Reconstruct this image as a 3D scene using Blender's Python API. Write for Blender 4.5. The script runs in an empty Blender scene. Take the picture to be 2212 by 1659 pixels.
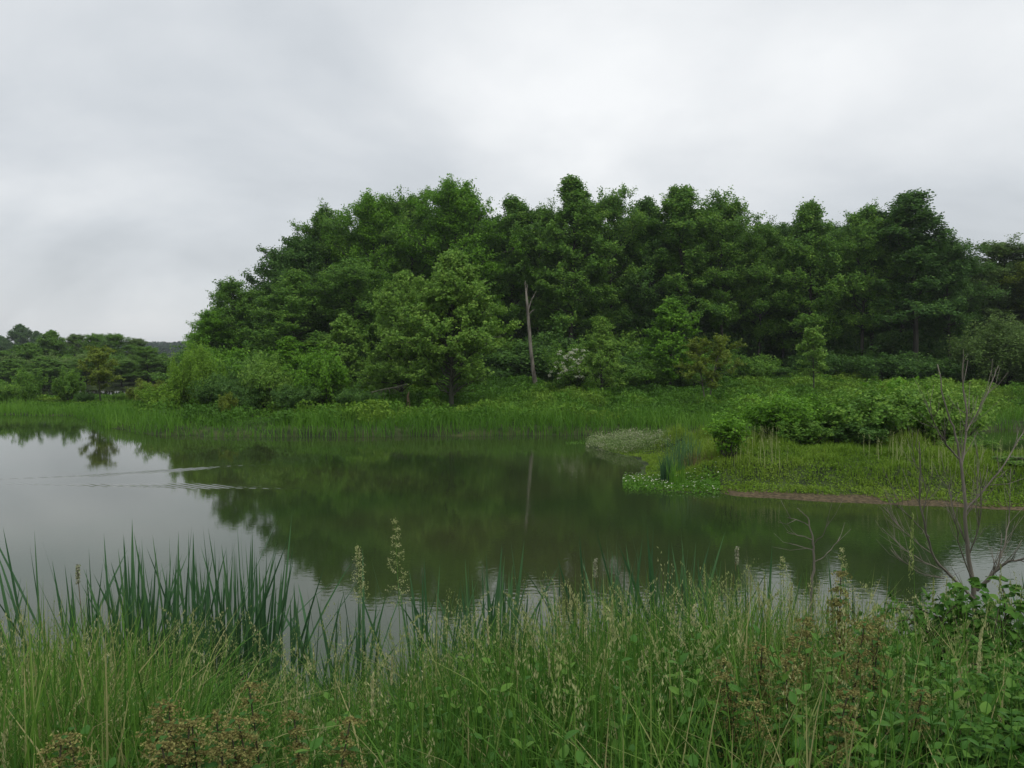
import bpy, math, random
import numpy as np
R = math.radians
sc = bpy.context.scene
C = sc.collection
rng = np.random.default_rng(7)
random.seed(7)

# ------------------------------------------------------------------ camera
F = 1736.0                      # focal length in units of a 2212 px wide frame
HOR = 780.0
CAMZ = 3.0
TH = math.atan((829.5 - HOR) / F)
cam_d = bpy.data.cameras.new('camera'); cam = bpy.data.objects.new('camera', cam_d); C.objects.link(cam)
cam.location = (0, 0, CAMZ); cam.rotation_euler = (R(90) - TH, 0, 0)
cam_d.sensor_width = 36; cam_d.lens = 36 * F / 2212; cam_d.clip_end = 6000; cam_d.clip_start = 0.05
sc.camera = cam

# ------------------------------------------------------------------ world
SUN_EL, SUN_AZ = R(62), R(150)
w = bpy.data.worlds.new("World"); sc.world = w; w.use_nodes = True
nt = w.node_tree; N = nt.nodes; L = nt.links; N.clear()
def nd(t, **k):
    n = N.new(t)
    for a, b in k.items(): setattr(n, a, b)
    return n
out = nd('ShaderNodeOutputWorld'); bg = nd('ShaderNodeBackground'); L.new(bg.outputs[0], out.inputs[0])
sky = nd('ShaderNodeTexSky', sky_type='NISHITA'); sky.sun_disc = False; sky.sun_elevation = SUN_EL; sky.sun_rotation = SUN_AZ
tc = nd('ShaderNodeTexCoord')
sep = nd('ShaderNodeSeparateXYZ'); L.new(tc.outputs['Generated'], sep.inputs[0])
def M(op, a, b=None, c=None, clamp=False):
    n = nd('ShaderNodeMath', operation=op); n.use_clamp = clamp
    for i, v in enumerate((a, b, c)):
        if v is None: continue
        if isinstance(v, (int, float)): n.inputs[i].default_value = v
        else: L.new(v, n.inputs[i])
    return n.outputs[0]
zz = M('MAXIMUM', sep.outputs[2], 0.0)
den = M('ADD', zz, 0.45)
cmb = nd('ShaderNodeCombineXYZ')
L.new(M('DIVIDE', sep.outputs[0], den), cmb.inputs[0]); L.new(M('DIVIDE', sep.outputs[1], den), cmb.inputs[1])
mp = nd('ShaderNodeMapping'); mp.inputs['Location'].default_value = (0.55, 1.3, 0); mp.inputs['Scale'].default_value = (1.5, 1.7, 1)
mp.inputs['Rotation'].default_value = (0, 0, R(-14)); L.new(cmb.outputs[0], mp.inputs[0])
n1 = nd('ShaderNodeTexNoise'); n1.inputs['Scale'].default_value = 1.0; n1.inputs['Detail'].default_value = 6.0; n1.inputs['Roughness'].default_value = 0.5
n1.inputs['Distortion'].default_value = 0.3
L.new(mp.outputs[0], n1.inputs['Vector'])
def bump_dir(u, v, width):      # soft bright or dark patch of cloud around a direction in the sky
    a = (u - 1106) / F; b = -(v - 829.5) / F
    d = np.array([a, math.cos(TH) + b * math.sin(TH), b * math.cos(TH) - math.sin(TH)]); d /= np.linalg.norm(d)
    vd = nd('ShaderNodeVectorMath', operation='DOT_PRODUCT'); L.new(tc.outputs['Generated'], vd.inputs[0]); vd.inputs[1].default_value = tuple(d)
    return M('POWER', M('MAXIMUM', vd.outputs['Value'], 0.0), width)
cl = M('MULTIPLY', M('SUBTRACT', n1.outputs[0], 0.5), 1.4)
v = M('ADD', 0.62, cl)
for (u_, v_, wd, am) in ((1080, 30, 60, .20), (1650, 430, 90, .09), (2200, 100, 60, .08), (60, 500, 40, -.10), (900, 260, 120, -.07), (480, 150, 60, -.02),
                         (1100, 340, 160, .09), (60, 60, 60, -.03), (1600, 230, 90, -.06), (200, 420, 200, .05)):
    v = M('ADD', v, M('MULTIPLY', bump_dir(u_, v_, wd), am))
hz = M('POWER', M('SUBTRACT', 1.0, zz, clamp=True), 9.0)
v = M('SUBTRACT', v, M('MULTIPLY', hz, 0.10))
ramp = nd('ShaderNodeValToRGB'); L.new(v, ramp.inputs[0])
cr = ramp.color_ramp; cr.interpolation = 'LINEAR'
cr.elements[0].position = 0.1; cr.elements[0].color = (0.31, 0.34, 0.37, 1)
cr.elements[1].position = 0.95; cr.elements[1].color = (0.74, 0.755, 0.765, 1)
e = cr.elements.new(0.5); e.color = (0.500, 0.530, 0.560, 1)
add = nd('ShaderNodeMixRGB', blend_type='ADD'); add.inputs[0].default_value = 1.0
skm = nd('ShaderNodeMixRGB', blend_type='MULTIPLY'); skm.inputs[0].default_value = 1.0; skm.inputs[2].default_value = (0.012, 0.009, 0.007, 1)
L.new(sky.outputs[0], skm.inputs[1]); L.new(ramp.outputs[0], add.inputs[1]); L.new(skm.outputs[0], add.inputs[2])
L.new(add.outputs[0], bg.inputs[0]); bg.inputs[1].default_value = 1.24
sd = bpy.data.lights.new('sun', 'SUN'); sd.energy = 1.5; sd.angle = R(40); sd.color = (1, .97, .92)
so = bpy.data.objects.new('sun', sd); C.objects.link(so); so.rotation_euler = (R(90) - SUN_EL, 0, R(180) - SUN_AZ); so.location = (0, 0, 60)
sc.view_settings.view_transform = 'Standard'; sc.view_settings.look = 'None'; sc.view_settings.exposure = 0.0; sc.view_settings.gamma = 1
sc.render.engine = 'CYCLES'
cy = sc.cycles; cy.max_bounces = 6; cy.diffuse_bounces = 3; cy.transmission_bounces = 4; cy.volume_bounces = 0; cy.transparent_max_bounces = 4

# ------------------------------------------------------------------ helpers
def ray(u, v):
    a = (u - 1106) / F; b = -(v - 829.5) / F
    return np.array([a, math.cos(TH) + b * math.sin(TH), b * math.cos(TH) - math.sin(TH)])
def P(u, v, dist):              # point seen at (u,v) standing dist metres ahead
    r = ray(u, v); r = r * (dist / r[1]); return np.array([r[0], r[1], r[2] + CAMZ])
def G(u, v, z=0.0):             # point seen at (u,v) on a level at height z
    r = ray(u, v); r = r * ((z - CAMZ) / r[2]); return np.array([r[0], r[1], z])
def zat(v, dist): return P(1106, v, dist)[2]
def xat(u, dist): return P(u, 800, dist)[0]

_perm = np.random.default_rng(3).random((256, 256))
def noise(x, y, s):             # smooth value noise 0..1
    x = np.asarray(x) * s + 1000.3; y = np.asarray(y) * s + 1000.7
    xi = np.floor(x).astype(int); yi = np.floor(y).astype(int); fx = x - xi; fy = y - yi
    fx = fx * fx * (3 - 2 * fx); fy = fy * fy * (3 - 2 * fy)
    g = lambda a, b: _perm[a % 256, b % 256]
    return (g(xi, yi) * (1 - fx) + g(xi + 1, yi) * fx) * (1 - fy) + (g(xi, yi + 1) * (1 - fx) + g(xi + 1, yi + 1) * fx) * fy
def fbm(x, y, s, o=3):
    return sum(noise(x, y, s * 2 ** i) * .5 ** i for i in range(o)) / sum(.5 ** i for i in range(o))

class Acc:
    """collects faces and turns them into ONE mesh"""
    def __init__(self): self.v = []; self.loops = []; self.tot = []; self.t = []; self.n = 0
    def add(self, V, faces, tint=0.5):
        V = np.asarray(V, dtype=np.float32)
        if V.ndim == 2: V = V[None]
        n, k, _ = V.shape
        t = np.broadcast_to(np.asarray(tint, dtype=np.float32).reshape(-1, 1) if np.ndim(tint) == 1 else np.asarray(tint, dtype=np.float32), (n, k))
        off = self.n + np.arange(n) * k
        self.v.append(V.reshape(-1, 3)); self.t.append(np.array(t).reshape(-1))
        for f in faces:
            self.loops.append((off[:, None] + np.array(f)[None]).reshape(-1)); self.tot.append(np.full(n, len(f)))
        self.n += n * k
    def tube(self, pts, rad, sides=6, tint=.5, cap=True):
        pts = np.asarray(pts, float); rad = np.broadcast_to(np.asarray(rad, float), (len(pts),))
        d = np.gradient(pts, axis=0); d /= np.linalg.norm(d, axis=1)[:, None] + 1e-9
        ref = np.array([1., 0, 0]) if abs(d[:, 0]).mean() < .7 else np.array([0, 0, 1.])
        a = np.cross(d, ref); a /= np.linalg.norm(a, axis=1)[:, None]; b = np.cross(d, a)
        th = np.arange(sides) / sides * 2 * np.pi
        V = pts[:, None] + rad[:, None, None] * (np.cos(th)[None, :, None] * a[:, None] + np.sin(th)[None, :, None] * b[:, None])
        n = len(pts); V = V.reshape(-1, 3); fs = []
        for i in range(n - 1):
            for j in range(sides):
                k = (j + 1) % sides; fs.append((i * sides + j, i * sides + k, (i + 1) * sides + k, (i + 1) * sides + j))
        off = self.n; self.v.append(V.astype(np.float32)); self.t.append(np.full(len(V), tint, np.float32))
        self.loops.append((np.array(fs) + off).reshape(-1)); self.tot.append(np.full(len(fs), 4))
        if cap: self.loops.append(np.arange(sides) + off + (n - 1) * sides); self.tot.append(np.array([sides]))
        self.n += len(V)
    def mesh(self, name, smooth=False):
        v = np.concatenate(self.v); lp = np.concatenate(self.loops); tot = np.concatenate(self.tot)
        me = bpy.data.meshes.new(name); me.vertices.add(len(v)); me.vertices.foreach_set('co', v.reshape(-1))
        me.loops.add(len(lp)); me.loops.foreach_set('vertex_index', lp.astype(np.int32))
        me.polygons.add(len(tot)); st = np.concatenate([[0], np.cumsum(tot)[:-1]])
        me.polygons.foreach_set('loop_start', st.astype(np.int32))
        try: me.polygons.foreach_set('loop_total', tot.astype(np.int32))
        except Exception: pass
        me.update(calc_edges=True)
        at = me.attributes.new('tint', 'FLOAT', 'POINT'); at.data.foreach_set('value', np.concatenate(self.t))
        me.shade_smooth() if smooth else me.shade_flat()
        me.validate(); return me

def link(name, me, mat, parent=None):
    o = bpy.data.objects.new(name, me); C.objects.link(o)
    if not me.materials: me.materials.append(mat)
    if me.materials[0] != mat: o.material_slots[0].link = 'OBJECT'; o.material_slots[0].material = mat
    if parent: o.parent = parent
    return o
def thing(name, label, cat, loc=(0, 0, 0), rz=0, group=None, scale=(1, 1, 1)):
    o = bpy.data.objects.new(name, None); C.objects.link(o); o.empty_display_size = .2
    o.location = [float(a) for a in loc]; o.rotation_euler = (0, 0, rz); o.scale = scale
    o['label'] = label; o['category'] = cat
    if group: o['group'] = group
    return o
def tag(o, label=None, cat=None, group=None, kind=None):
    for k, x in (('label', label), ('category', cat), ('group', group), ('kind', kind)):
        if x: o[k] = x
    return o

# ------------------------------------------------------------------ materials
def newmat(name):
    m = bpy.data.materials.new(name); m.use_nodes = True; m.node_tree.nodes.clear(); return m, m.node_tree.nodes, m.node_tree.links
def leafmat(name, stops, rough=.5, trans=.38, spec=.35, jitter=.12):
    m, n, l = newmat(name)
    o = n.new('ShaderNodeOutputMaterial'); mix = n.new('ShaderNodeMixShader'); b = n.new('ShaderNodeBsdfPrincipled'); t = n.new('ShaderNodeBsdfTranslucent')
    at = n.new('ShaderNodeAttribute'); at.attribute_name = 'tint'; r = n.new('ShaderNodeValToRGB')
    el = r.color_ramp.elements
    el[0].position, el[0].color = stops[0][0], (*stops[0][1], 1); el[1].position, el[1].color = stops[-1][0], (*stops[-1][1], 1)
    for p, c in stops[1:-1]: el.new(p).color = (*c, 1)
    oi = n.new('ShaderNodeObjectInfo'); ma = n.new('ShaderNodeMath'); ma.operation = 'MULTIPLY_ADD'; ma.inputs[1].default_value = jitter
    l.new(oi.outputs['Random'], ma.inputs[0]); l.new(at.outputs['Fac'], ma.inputs[2]); l.new(ma.outputs[0], r.inputs[0])
    l.new(r.outputs[0], b.inputs['Base Color']); l.new(r.outputs[0], t.inputs[0])
    b.inputs['Roughness'].default_value = rough; b.inputs['Specular IOR Level'].default_value = spec * .45
    mix.inputs[0].default_value = trans; l.new(b.outputs[0], mix.inputs[1]); l.new(t.outputs[0], mix.inputs[2]); l.new(mix.outputs[0], o.inputs[0])
    return m
def barkmat(name, c1, c2, scale=6., stretch=.15):
    m, n, l = newmat(name)
    o = n.new('ShaderNodeOutputMaterial'); b = n.new('ShaderNodeBsdfPrincipled'); tcn = n.new('ShaderNodeTexCoord'); mpn = n.new('ShaderNodeMapping')
    mpn.inputs['Scale'].default_value = (1, 1, stretch); nz = n.new('ShaderNodeTexNoise'); nz.inputs['Scale'].default_value = scale; nz.inputs['Detail'].default_value = 6
    r = n.new('ShaderNodeValToRGB'); r.color_ramp.elements[0].position = .35; r.color_ramp.elements[1].position = .65
    r.color_ramp.elements[0].color = (*c1, 1); r.color_ramp.elements[1].color = (*c2, 1)
    bp = n.new('ShaderNodeBump'); bp.inputs['Strength'].default_value = .5; bp.inputs['Distance'].default_value = .03
    l.new(tcn.outputs['Object'], mpn.inputs[0]); l.new(mpn.outputs[0], nz.inputs['Vector']); l.new(nz.outputs[0], r.inputs[0]); l.new(r.outputs[0], b.inputs['Base Color'])
    l.new(nz.outputs[0], bp.inputs['Height']); l.new(bp.outputs[0], b.inputs['Normal']); b.inputs['Roughness'].default_value = .9
    l.new(b.outputs[0], o.inputs[0]); return m

LM = {
 'alder':  leafmat('alder_leaves', [(0, (.055, .140, .024)), (.5, (.128, .268, .038)), (1, (.255, .415, .058))]),
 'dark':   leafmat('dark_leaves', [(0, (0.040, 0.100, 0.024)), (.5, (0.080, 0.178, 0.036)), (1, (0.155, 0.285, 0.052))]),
 'bright': leafmat('bright_leaves', [(0, (0.075, 0.185, 0.017)), (.5, (0.132, 0.297, 0.025)), (1, (0.233, 0.436, 0.039))]),
 'light':  leafmat('light_leaves', [(0, (0.095, 0.205, 0.032)), (.5, (0.180, 0.330, 0.050)), (1, (0.305, 0.460, 0.080))]),
 'olive':  leafmat('olive_leaves', [(0, (0.110, 0.175, 0.020)), (.5, (0.185, 0.255, 0.032)), (1, (0.280, 0.350, 0.055))]),
 'grey':   leafmat('greygreen_leaves', [(0, (0.068, 0.134, 0.034)), (.5, (0.128, 0.213, 0.052)), (1, (0.212, 0.315, 0.081))]),
 'willow': leafmat('willow_leaves', [(0, (0.096, 0.203, 0.023)), (.5, (0.171, 0.323, 0.034)), (1, (0.277, 0.444, 0.052))]),
}
BARK = barkmat('bark', (.022, .020, .015), (.060, .055, .042))
BARK_GREEN = barkmat('mossy_bark', (.035, .042, .022), (.085, .085, .055))
BARK_TWIG = barkmat('twig_bark', (.085, .075, .058), (.19, .17, .135), 14)
DEADWOOD = barkmat('dead_wood', (.055, .048, .036), (.20, .18, .145), 4, .3)
PALEWOOD = barkmat('split_wood', (.10, .075, .04), (.24, .17, .09), 5)

# ------------------------------------------------------------------ terrain
def poly(pts): return np.array([[p[0], p[1]] for p in pts])
far_shore = [G(*q) for q in ((-60, 893), (0, 896), (150, 899), (205, 910), (260, 926), (330, 939), (450, 943), (620, 944), (800, 943), (1000, 942), (1200, 940), (1420, 939), (1700, 937), (1950, 932), (2110, 928), (2300, 924))]
FAR = poly([(-400, 46, 0), (-90, 48, 0)] + far_shore + [(70, 38, 0), (400, 60, 0), (900, 3500, 0), (-900, 3500, 0)])
FAR = np.array(FAR); FAR[0] = (-2500, 60); FAR = np.vstack([FAR[:-4], [(80, 40), (2500, 60), (2500, 3600), (-2500, 3600)]])
HOLE = np.array([(-80, 72), (-52, 68), (-38, 68.5), (-32, 70), (-30.5, 76), (-33, 84), (-45, 90), (-80, 96)])
PEN = poly([G(*q) for q in ((2500, 1118), (2212, 1103), (2050, 1093), (1900, 1089), (1800, 1085), (1700, 1080), (1600, 1073), (1545, 1067), (1480, 1066), (1420, 1060), (1368, 1050), (1350, 1036), (1372, 1022), (1395, 1005),
       (1378, 990), (1340, 985), (1290, 972), (1262, 962), (1275, 952), (1330, 946), (1400, 948), (1450, 956), (1530, 962), (1700, 966), (1900, 976), (2060, 988), (2212, 992), (2500, 990))] )
PEN = np.vstack([[(70, 15.5)], PEN, [(70, 25)]])
def sdf(poly_, x, y):           # >0 inside
    x = np.asarray(x, float).ravel(); y = np.asarray(y, float).ravel()
    d = np.full(x.shape, 1e9); ins = np.zeros(x.shape, bool); n = len(poly_)
    for i in range(n):
        ax, ay = poly_[i]; bx, by = poly_[(i + 1) % n]
        ex, ey = bx - ax, by - ay; t = np.clip(((x - ax) * ex + (y - ay) * ey) / (ex * ex + ey * ey + 1e-12), 0, 1)
        d = np.minimum(d, np.hypot(x - ax - t * ex, y - ay - t * ey))
        c = ((ay > y) != (by > y)); xi = ax + (y - ay) * ex / (ey if abs(ey) > 1e-9 else 1e-9); ins ^= c & (x < xi)
    return np.where(ins, d, -d)
def near_edge(x): return 5.15 + .22 * np.sin(x * .9 + .5) + .12 * np.sin(x * 2.3) + .55 / (1 + np.exp(-(x - 2.6) * 2.5))
def height(x, y, full=False):
    x = np.asarray(x, float); y = np.asarray(y, float); shp = x.shape; x = x.ravel(); y = y.ravel()
    wob = (noise(x, y, 1.3) - .5) * .5 + (noise(x + 50, y, .45) - .5) * .5
    sn = near_edge(x) - y + wob * .3
    hn = np.interp(sn, [-6, -1.2, 0, .8, 1.8, 2.9, 3.4], [-1.5, -.5, 0, .35, .85, 1.3, 1.42]) + (fbm(x, y, 1.5) - .5) * .10
    sf = np.minimum(sdf(FAR, x, y), -sdf(HOLE, x, y)) + wob * np.clip((y - 28) / 6, 0, 1)
    hf = np.interp(sf, [-8, -2, 0, .5, 2, 7, 17, 25, 60], [-1.5, -.6, 0, .22, .38, .58, 1.15, 1.5, 1.6]) + (fbm(x, y, .25) - .5) * .3 * np.clip(sf / 5, 0, 1)
    hf = hf * np.where(sf > 0, 1 - .68 * np.clip((-x - 15) / 5, 0, 1) * np.clip((y - 38) / 6, 0, 1) * np.clip((92 - y) / 10, 0, 1), 1)
    hf = hf + np.clip((x - 12) / 20, 0, 1) * np.clip(sf / 12, 0, 1) * .25
    dd = np.clip((y - 150) / 550, 0, 1); hf = hf + dd * dd * 11
    sp = sdf(PEN, x, y) + wob * .35
    tip = np.clip((x - 3.7) / 1.8, .0, 1) * (1 - .82 * np.clip((x - 11.2) / 2.2, 0, 1) * np.clip((y - 19.5) / 1.5, 0, 1))
    hp = np.interp(sp, [-5, -1, 0, .5, 1.2, 2.0, 3.6], [-1.5, -.35, 0, .07, .16, .50, .68]) * np.where(sp > 0, (.35 + .65 * tip), 1) + (fbm(x, y, 1.1) - .5) * .08 * np.clip(sp, 0, 1)
    h = np.maximum(np.maximum(hn, hf), hp)
    if full: return h.reshape(shp), sn.reshape(shp), sf.reshape(shp), sp.reshape(shp)
    return h.reshape(shp)
def hz_at(x, y): return float(height(np.array([x]), np.array([y]))[0])

def steps(segs):
    o = []
    for a, b, s in segs: o.append(np.arange(a, b, s))
    return np.concatenate(o + [[segs[-1][1]]])
gx = steps([(-2600, -200, 120), (-200, -60, 6), (-60, -14, .7), (-14, 24, .22), (24, 60, .7), (60, 200, 6), (200, 2600, 120)])
gy = steps([(-60, -4, 4), (-4, 8, .15), (8, 14, .8), (14, 38, .2), (38, 110, .8), (110, 400, 10), (400, 3500, 100)])
X, Y = np.meshgrid(gx, gy); Z, SN, SF, SP = height(X, Y, True)
def gridacc(X, Y, Z, tint):
    ny, nx = X.shape; a = Acc(); a.v = [np.stack([X, Y, Z], -1).reshape(-1, 3).astype(np.float32)]; a.t = [np.asarray(tint, np.float32).reshape(-1)]
    i = (np.arange(ny - 1)[:, None] * nx + np.arange(nx - 1)[None]).ravel(); f = np.stack([i, i + 1, i + nx + 1, i + nx], 1)
    a.loops = [f.ravel()]; a.tot = [np.full(len(f), 4)]; a.n = nx * ny; return a
# tint attribute on the ground: how muddy / bare the soil is
mud = np.clip(1 - np.abs(SP - .2) / .6, 0, 1) * (X > 4.9) * (Y < 20) + np.clip(1 - np.abs(SF - .2) / .4, 0, 1) * .25
gmat, n, l = newmat('ground_soil_and_turf')
o_ = n.new('ShaderNodeOutputMaterial'); b_ = n.new('ShaderNodeBsdfPrincipled'); l.new(b_.outputs[0], o_.inputs[0]); b_.inputs['Roughness'].default_value = .95; b_.inputs['Specular IOR Level'].default_value = .2
tcn = n.new('ShaderNodeTexCoord'); na = n.new('ShaderNodeTexNoise'); na.inputs['Scale'].default_value = 1.6; na.inputs['Detail'].default_value = 8
nb = n.new('ShaderNodeTexNoise'); nb.inputs['Scale'].default_value = 14; nb.inputs['Detail'].default_value = 6
l.new(tcn.outputs['Object'], na.inputs['Vector']); l.new(tcn.outputs['Object'], nb.inputs['Vector'])
r1 = n.new('ShaderNodeValToRGB'); r1.color_ramp.elements[0].color = (.018, .028, .010, 1); r1.color_ramp.elements[1].color = (.055, .085, .022, 1); r1.color_ramp.elements[0].position = .35; r1.color_ramp.elements[1].position = .68
r2 = n.new('ShaderNodeValToRGB'); r2.color_ramp.elements[0].color = (.045, .036, .018, 1); r2.color_ramp.elements[1].color = (.125, .095, .052, 1); r2.color_ramp.elements[0].position = .35; r2.color_ramp.elements[1].position = .65
at = n.new('ShaderNodeAttribute'); at.attribute_name = 'tint'; mx = n.new('ShaderNodeMixRGB'); l.new(na.outputs[0], r1.inputs[0]); l.new(nb.outputs[0], r2.inputs[0])
ov = n.new('ShaderNodeMath'); ov.operation = 'MULTIPLY_ADD'; ov.inputs[1].default_value = 2.2; ov.inputs[2].default_value = -1.1; ov.use_clamp = True
ad = n.new('ShaderNodeMath'); ad.operation = 'MULTIPLY_ADD'; ad.inputs[1].default_value = .7; l.new(na.outputs[0], ad.inputs[0]); l.new(at.outputs['Fac'], ad.inputs[2]); l.new(ad.outputs[0], ov.inputs[0])
l.new(ov.outputs[0], mx.inputs[0]); l.new(r1.outputs[0], mx.inputs[1]); l.new(r2.outputs[0], mx.inputs[2]); l.new(mx.outputs[0], b_.inputs['Base Color'])
bp = n.new('ShaderNodeBump'); bp.inputs['Distance'].default_value = .05; bp.inputs['Strength'].default_value = .8; l.new(nb.outputs[0], bp.inputs['Height']); l.new(bp.outputs[0], b_.inputs['Normal'])
g = link('ground', gridacc(X, Y, Z, mud).mesh('ground', True), gmat); tag(g, kind='structure')

# ------------------------------------------------------------------ water with the wake of a swimming bird
wx = steps([(-2500, -100, 200), (-100, -17, 8), (-17, -2.2, .035), (-2.2, 40, 3), (40, 2500, 150)])
wy = steps([(-2, 17.9, 2), (17.9, 24.6, .028), (24.6, 110, 5)])
WX, WY = np.meshgrid(wx, wy)
def arm(pts, side, lam=.30):
    pts = np.array([G(*q)[:2] for q in pts]); H = np.zeros_like(WX); 
    seg = np.hypot(*np.diff(pts, axis=0).T); cum = np.concatenate([[0], np.cumsum(seg)]); best = np.full(WX.shape, 1e9); S = np.zeros_like(WX); Dn = np.zeros_like(WX)
    for i in range(len(pts) - 1):
        a = pts[i]; e_ = (pts[i + 1] - a) / seg[i]; t = np.clip((WX - a[0]) * e_[0] + (WY - a[1]) * e_[1], 0, seg[i])
        dx = WX - a[0] - t * e_[0]; dy = WY - a[1] - t * e_[1]; d = np.hypot(dx, dy); sg = dx * -e_[1] + dy * e_[0]
        m = d < best; best = np.where(m, d, best); S = np.where(m, cum[i] + t, S); Dn = np.where(m, sg, Dn)
    Dn = Dn * side               # >0 towards the inside of the wake
    q = S / cum[-1]; wd = .10 + .25 * q
    env = np.exp(-np.where(Dn > 0, Dn / (wd * 1.6), Dn / (wd * .45)) ** 2) * np.clip(S / .5, 0, 1) * np.clip((cum[-1] - S) / (cum[-1] * .35), 0, 1) 
    amp = .0040 * (.5 + 1.2 * np.exp(-((q - .55) / .22) ** 2))
    H = env * amp * np.sin(2 * np.pi * (S * .92 + Dn * 1.5) / lam)
    H += .0022 * np.exp(-((Dn - .02) / .05) ** 2) * np.clip((cum[-1] - S) / 1.0, 0, 1) * np.sin(2 * np.pi * Dn / .16)
    return H
WZ = arm([(-70, 1039), (0, 1035), (200, 1026), (350, 1016), (500, 1006), (660, 1000)], -1) + arm([(-70, 1041), (0, 1046), (200, 1050), (400, 1053), (560, 1055), (740, 1057)], 1)
fade = np.clip((WX + 17) / 1, 0, 1) * np.clip((-2.3 - WX) / 1, 0, 1) * np.clip((WY - 17.95) / .3, 0, 1) * np.clip((24.5 - WY) / .3, 0, 1)
wmat, n, l = newmat('murky_pond_water')
o_ = n.new('ShaderNodeOutputMaterial'); b_ = n.new('ShaderNodeBsdfPrincipled'); l.new(b_.outputs[0], o_.inputs[0])
b_.inputs['Roughness'].default_value = .03; b_.inputs['IOR'].default_value = 1.333
tcn = n.new('ShaderNodeTexCoord'); nc = n.new('ShaderNodeTexNoise'); nc.inputs['Scale'].default_value = .13; nc.inputs['Detail'].default_value = 3; l.new(tcn.outputs['Object'], nc.inputs['Vector'])
rr = n.new('ShaderNodeValToRGB'); rr.color_ramp.elements[0].position = .38; rr.color_ramp.elements[1].position = .62
rr.color_ramp.elements[0].color = (.022, .042, .012, 1); rr.color_ramp.elements[1].color = (.036, .043, .017, 1); l.new(nc.outputs[0], rr.inputs[0]); l.new(rr.outputs[0], b_.inputs['Base Color'])
m1 = n.new('ShaderNodeMapping'); m1.inputs['Scale'].default_value = (1, 1.4, 1); l.new(tcn.outputs['Object'], m1.inputs[0])
w1 = n.new('ShaderNodeTexNoise'); w1.inputs['Scale'].default_value = 7; w1.inputs['Detail'].default_value = 2; l.new(m1.outputs[0], w1.inputs['Vector'])
w2 = n.new('ShaderNodeTexNoise'); w2.inputs['Scale'].default_value = .16; w2.inputs['Detail'].default_value = 1; l.new(tcn.outputs['Object'], w2.inputs['Vector'])
sx = n.new('ShaderNodeSeparateXYZ'); l.new(tcn.outputs['Object'], sx.inputs[0])
wm = n.new('ShaderNodeMapRange'); l.new(sx.outputs[0], wm.inputs[0]); wm.inputs[1].default_value = -6; wm.inputs[2].default_value = 6; wm.inputs[3].default_value = .035; wm.inputs[4].default_value = .15
mm = n.new('ShaderNodeMath'); mm.operation = 'MULTIPLY'; l.new(wm.outputs[0], mm.inputs[0])
mr = n.new('ShaderNodeMapRange'); l.new(w2.outputs[0], mr.inputs[0]); mr.inputs[1].default_value = .35; mr.inputs[2].default_value = .65; mr.inputs[3].default_value = .5; mr.inputs[4].default_value = 1.3; l.new(mr.outputs[0], mm.inputs[1])
bp = n.new('ShaderNodeBump'); bp.inputs['Distance'].default_value = .012; l.new(w1.outputs[0], bp.inputs['Height']); l.new(mm.outputs[0], bp.inputs['Strength']); l.new(bp.outputs[0], b_.inputs['Normal'])
wo = link('pond_water', gridacc(WX, WY, WZ * fade, np.zeros_like(WX)).mesh('pond_water', True), wmat); tag(wo, kind='structure')

# ------------------------------------------------------------------ leaves, crowns, trees
def unit(a): return a / (np.linalg.norm(a, axis=-1, keepdims=True) + 1e-9)
def leaves(acc, Cn, L_, tint, up=.5, outw=None, wide=.38, r=rng):
    n = len(Cn); L_ = np.broadcast_to(L_, (n,))
    nrm = r.normal(size=(n, 3)) * .55; nrm[:, 2] += up
    if outw is not None: nrm = nrm + outw * .5
    nrm = unit(nrm); d = unit(np.cross(nrm, r.normal(size=(n, 3)))); s = np.cross(nrm, d)
    L1 = L_[:, None]; b = Cn - d * L1 * .5
    V = np.stack([b, Cn + s * L1 * wide + nrm * L1 * .10, b + d * L1 * 1.0, Cn - s * L1 * wide + nrm * L1 * .10], 1)
    acc.add(V, [(0, 1, 2, 3)], tint)
PROFILES = {
 'cone':   lambda t: np.interp(t, [0, .15, .35, .6, .8, 1], [.5, .85, 1, .72, .40, .06]),
 'round':  lambda t: np.interp(t, [0, .2, .5, .75, .92, 1], [.45, .85, 1, .85, .5, .2]),
 'crown':  lambda t: np.interp(t, [0, .35, .6, .85, 1], [.15, .6, 1, .75, .25]),
 'full':   lambda t: np.interp(t, [0, .12, .3, .5, .7, .88, 1], [.72, .95, 1, .88, .62, .30, .08]),
 'thin':   lambda t: np.interp(t, [0, .3, .6, .85, 1], [.5, .9, .8, .5, .12]),
}
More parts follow.
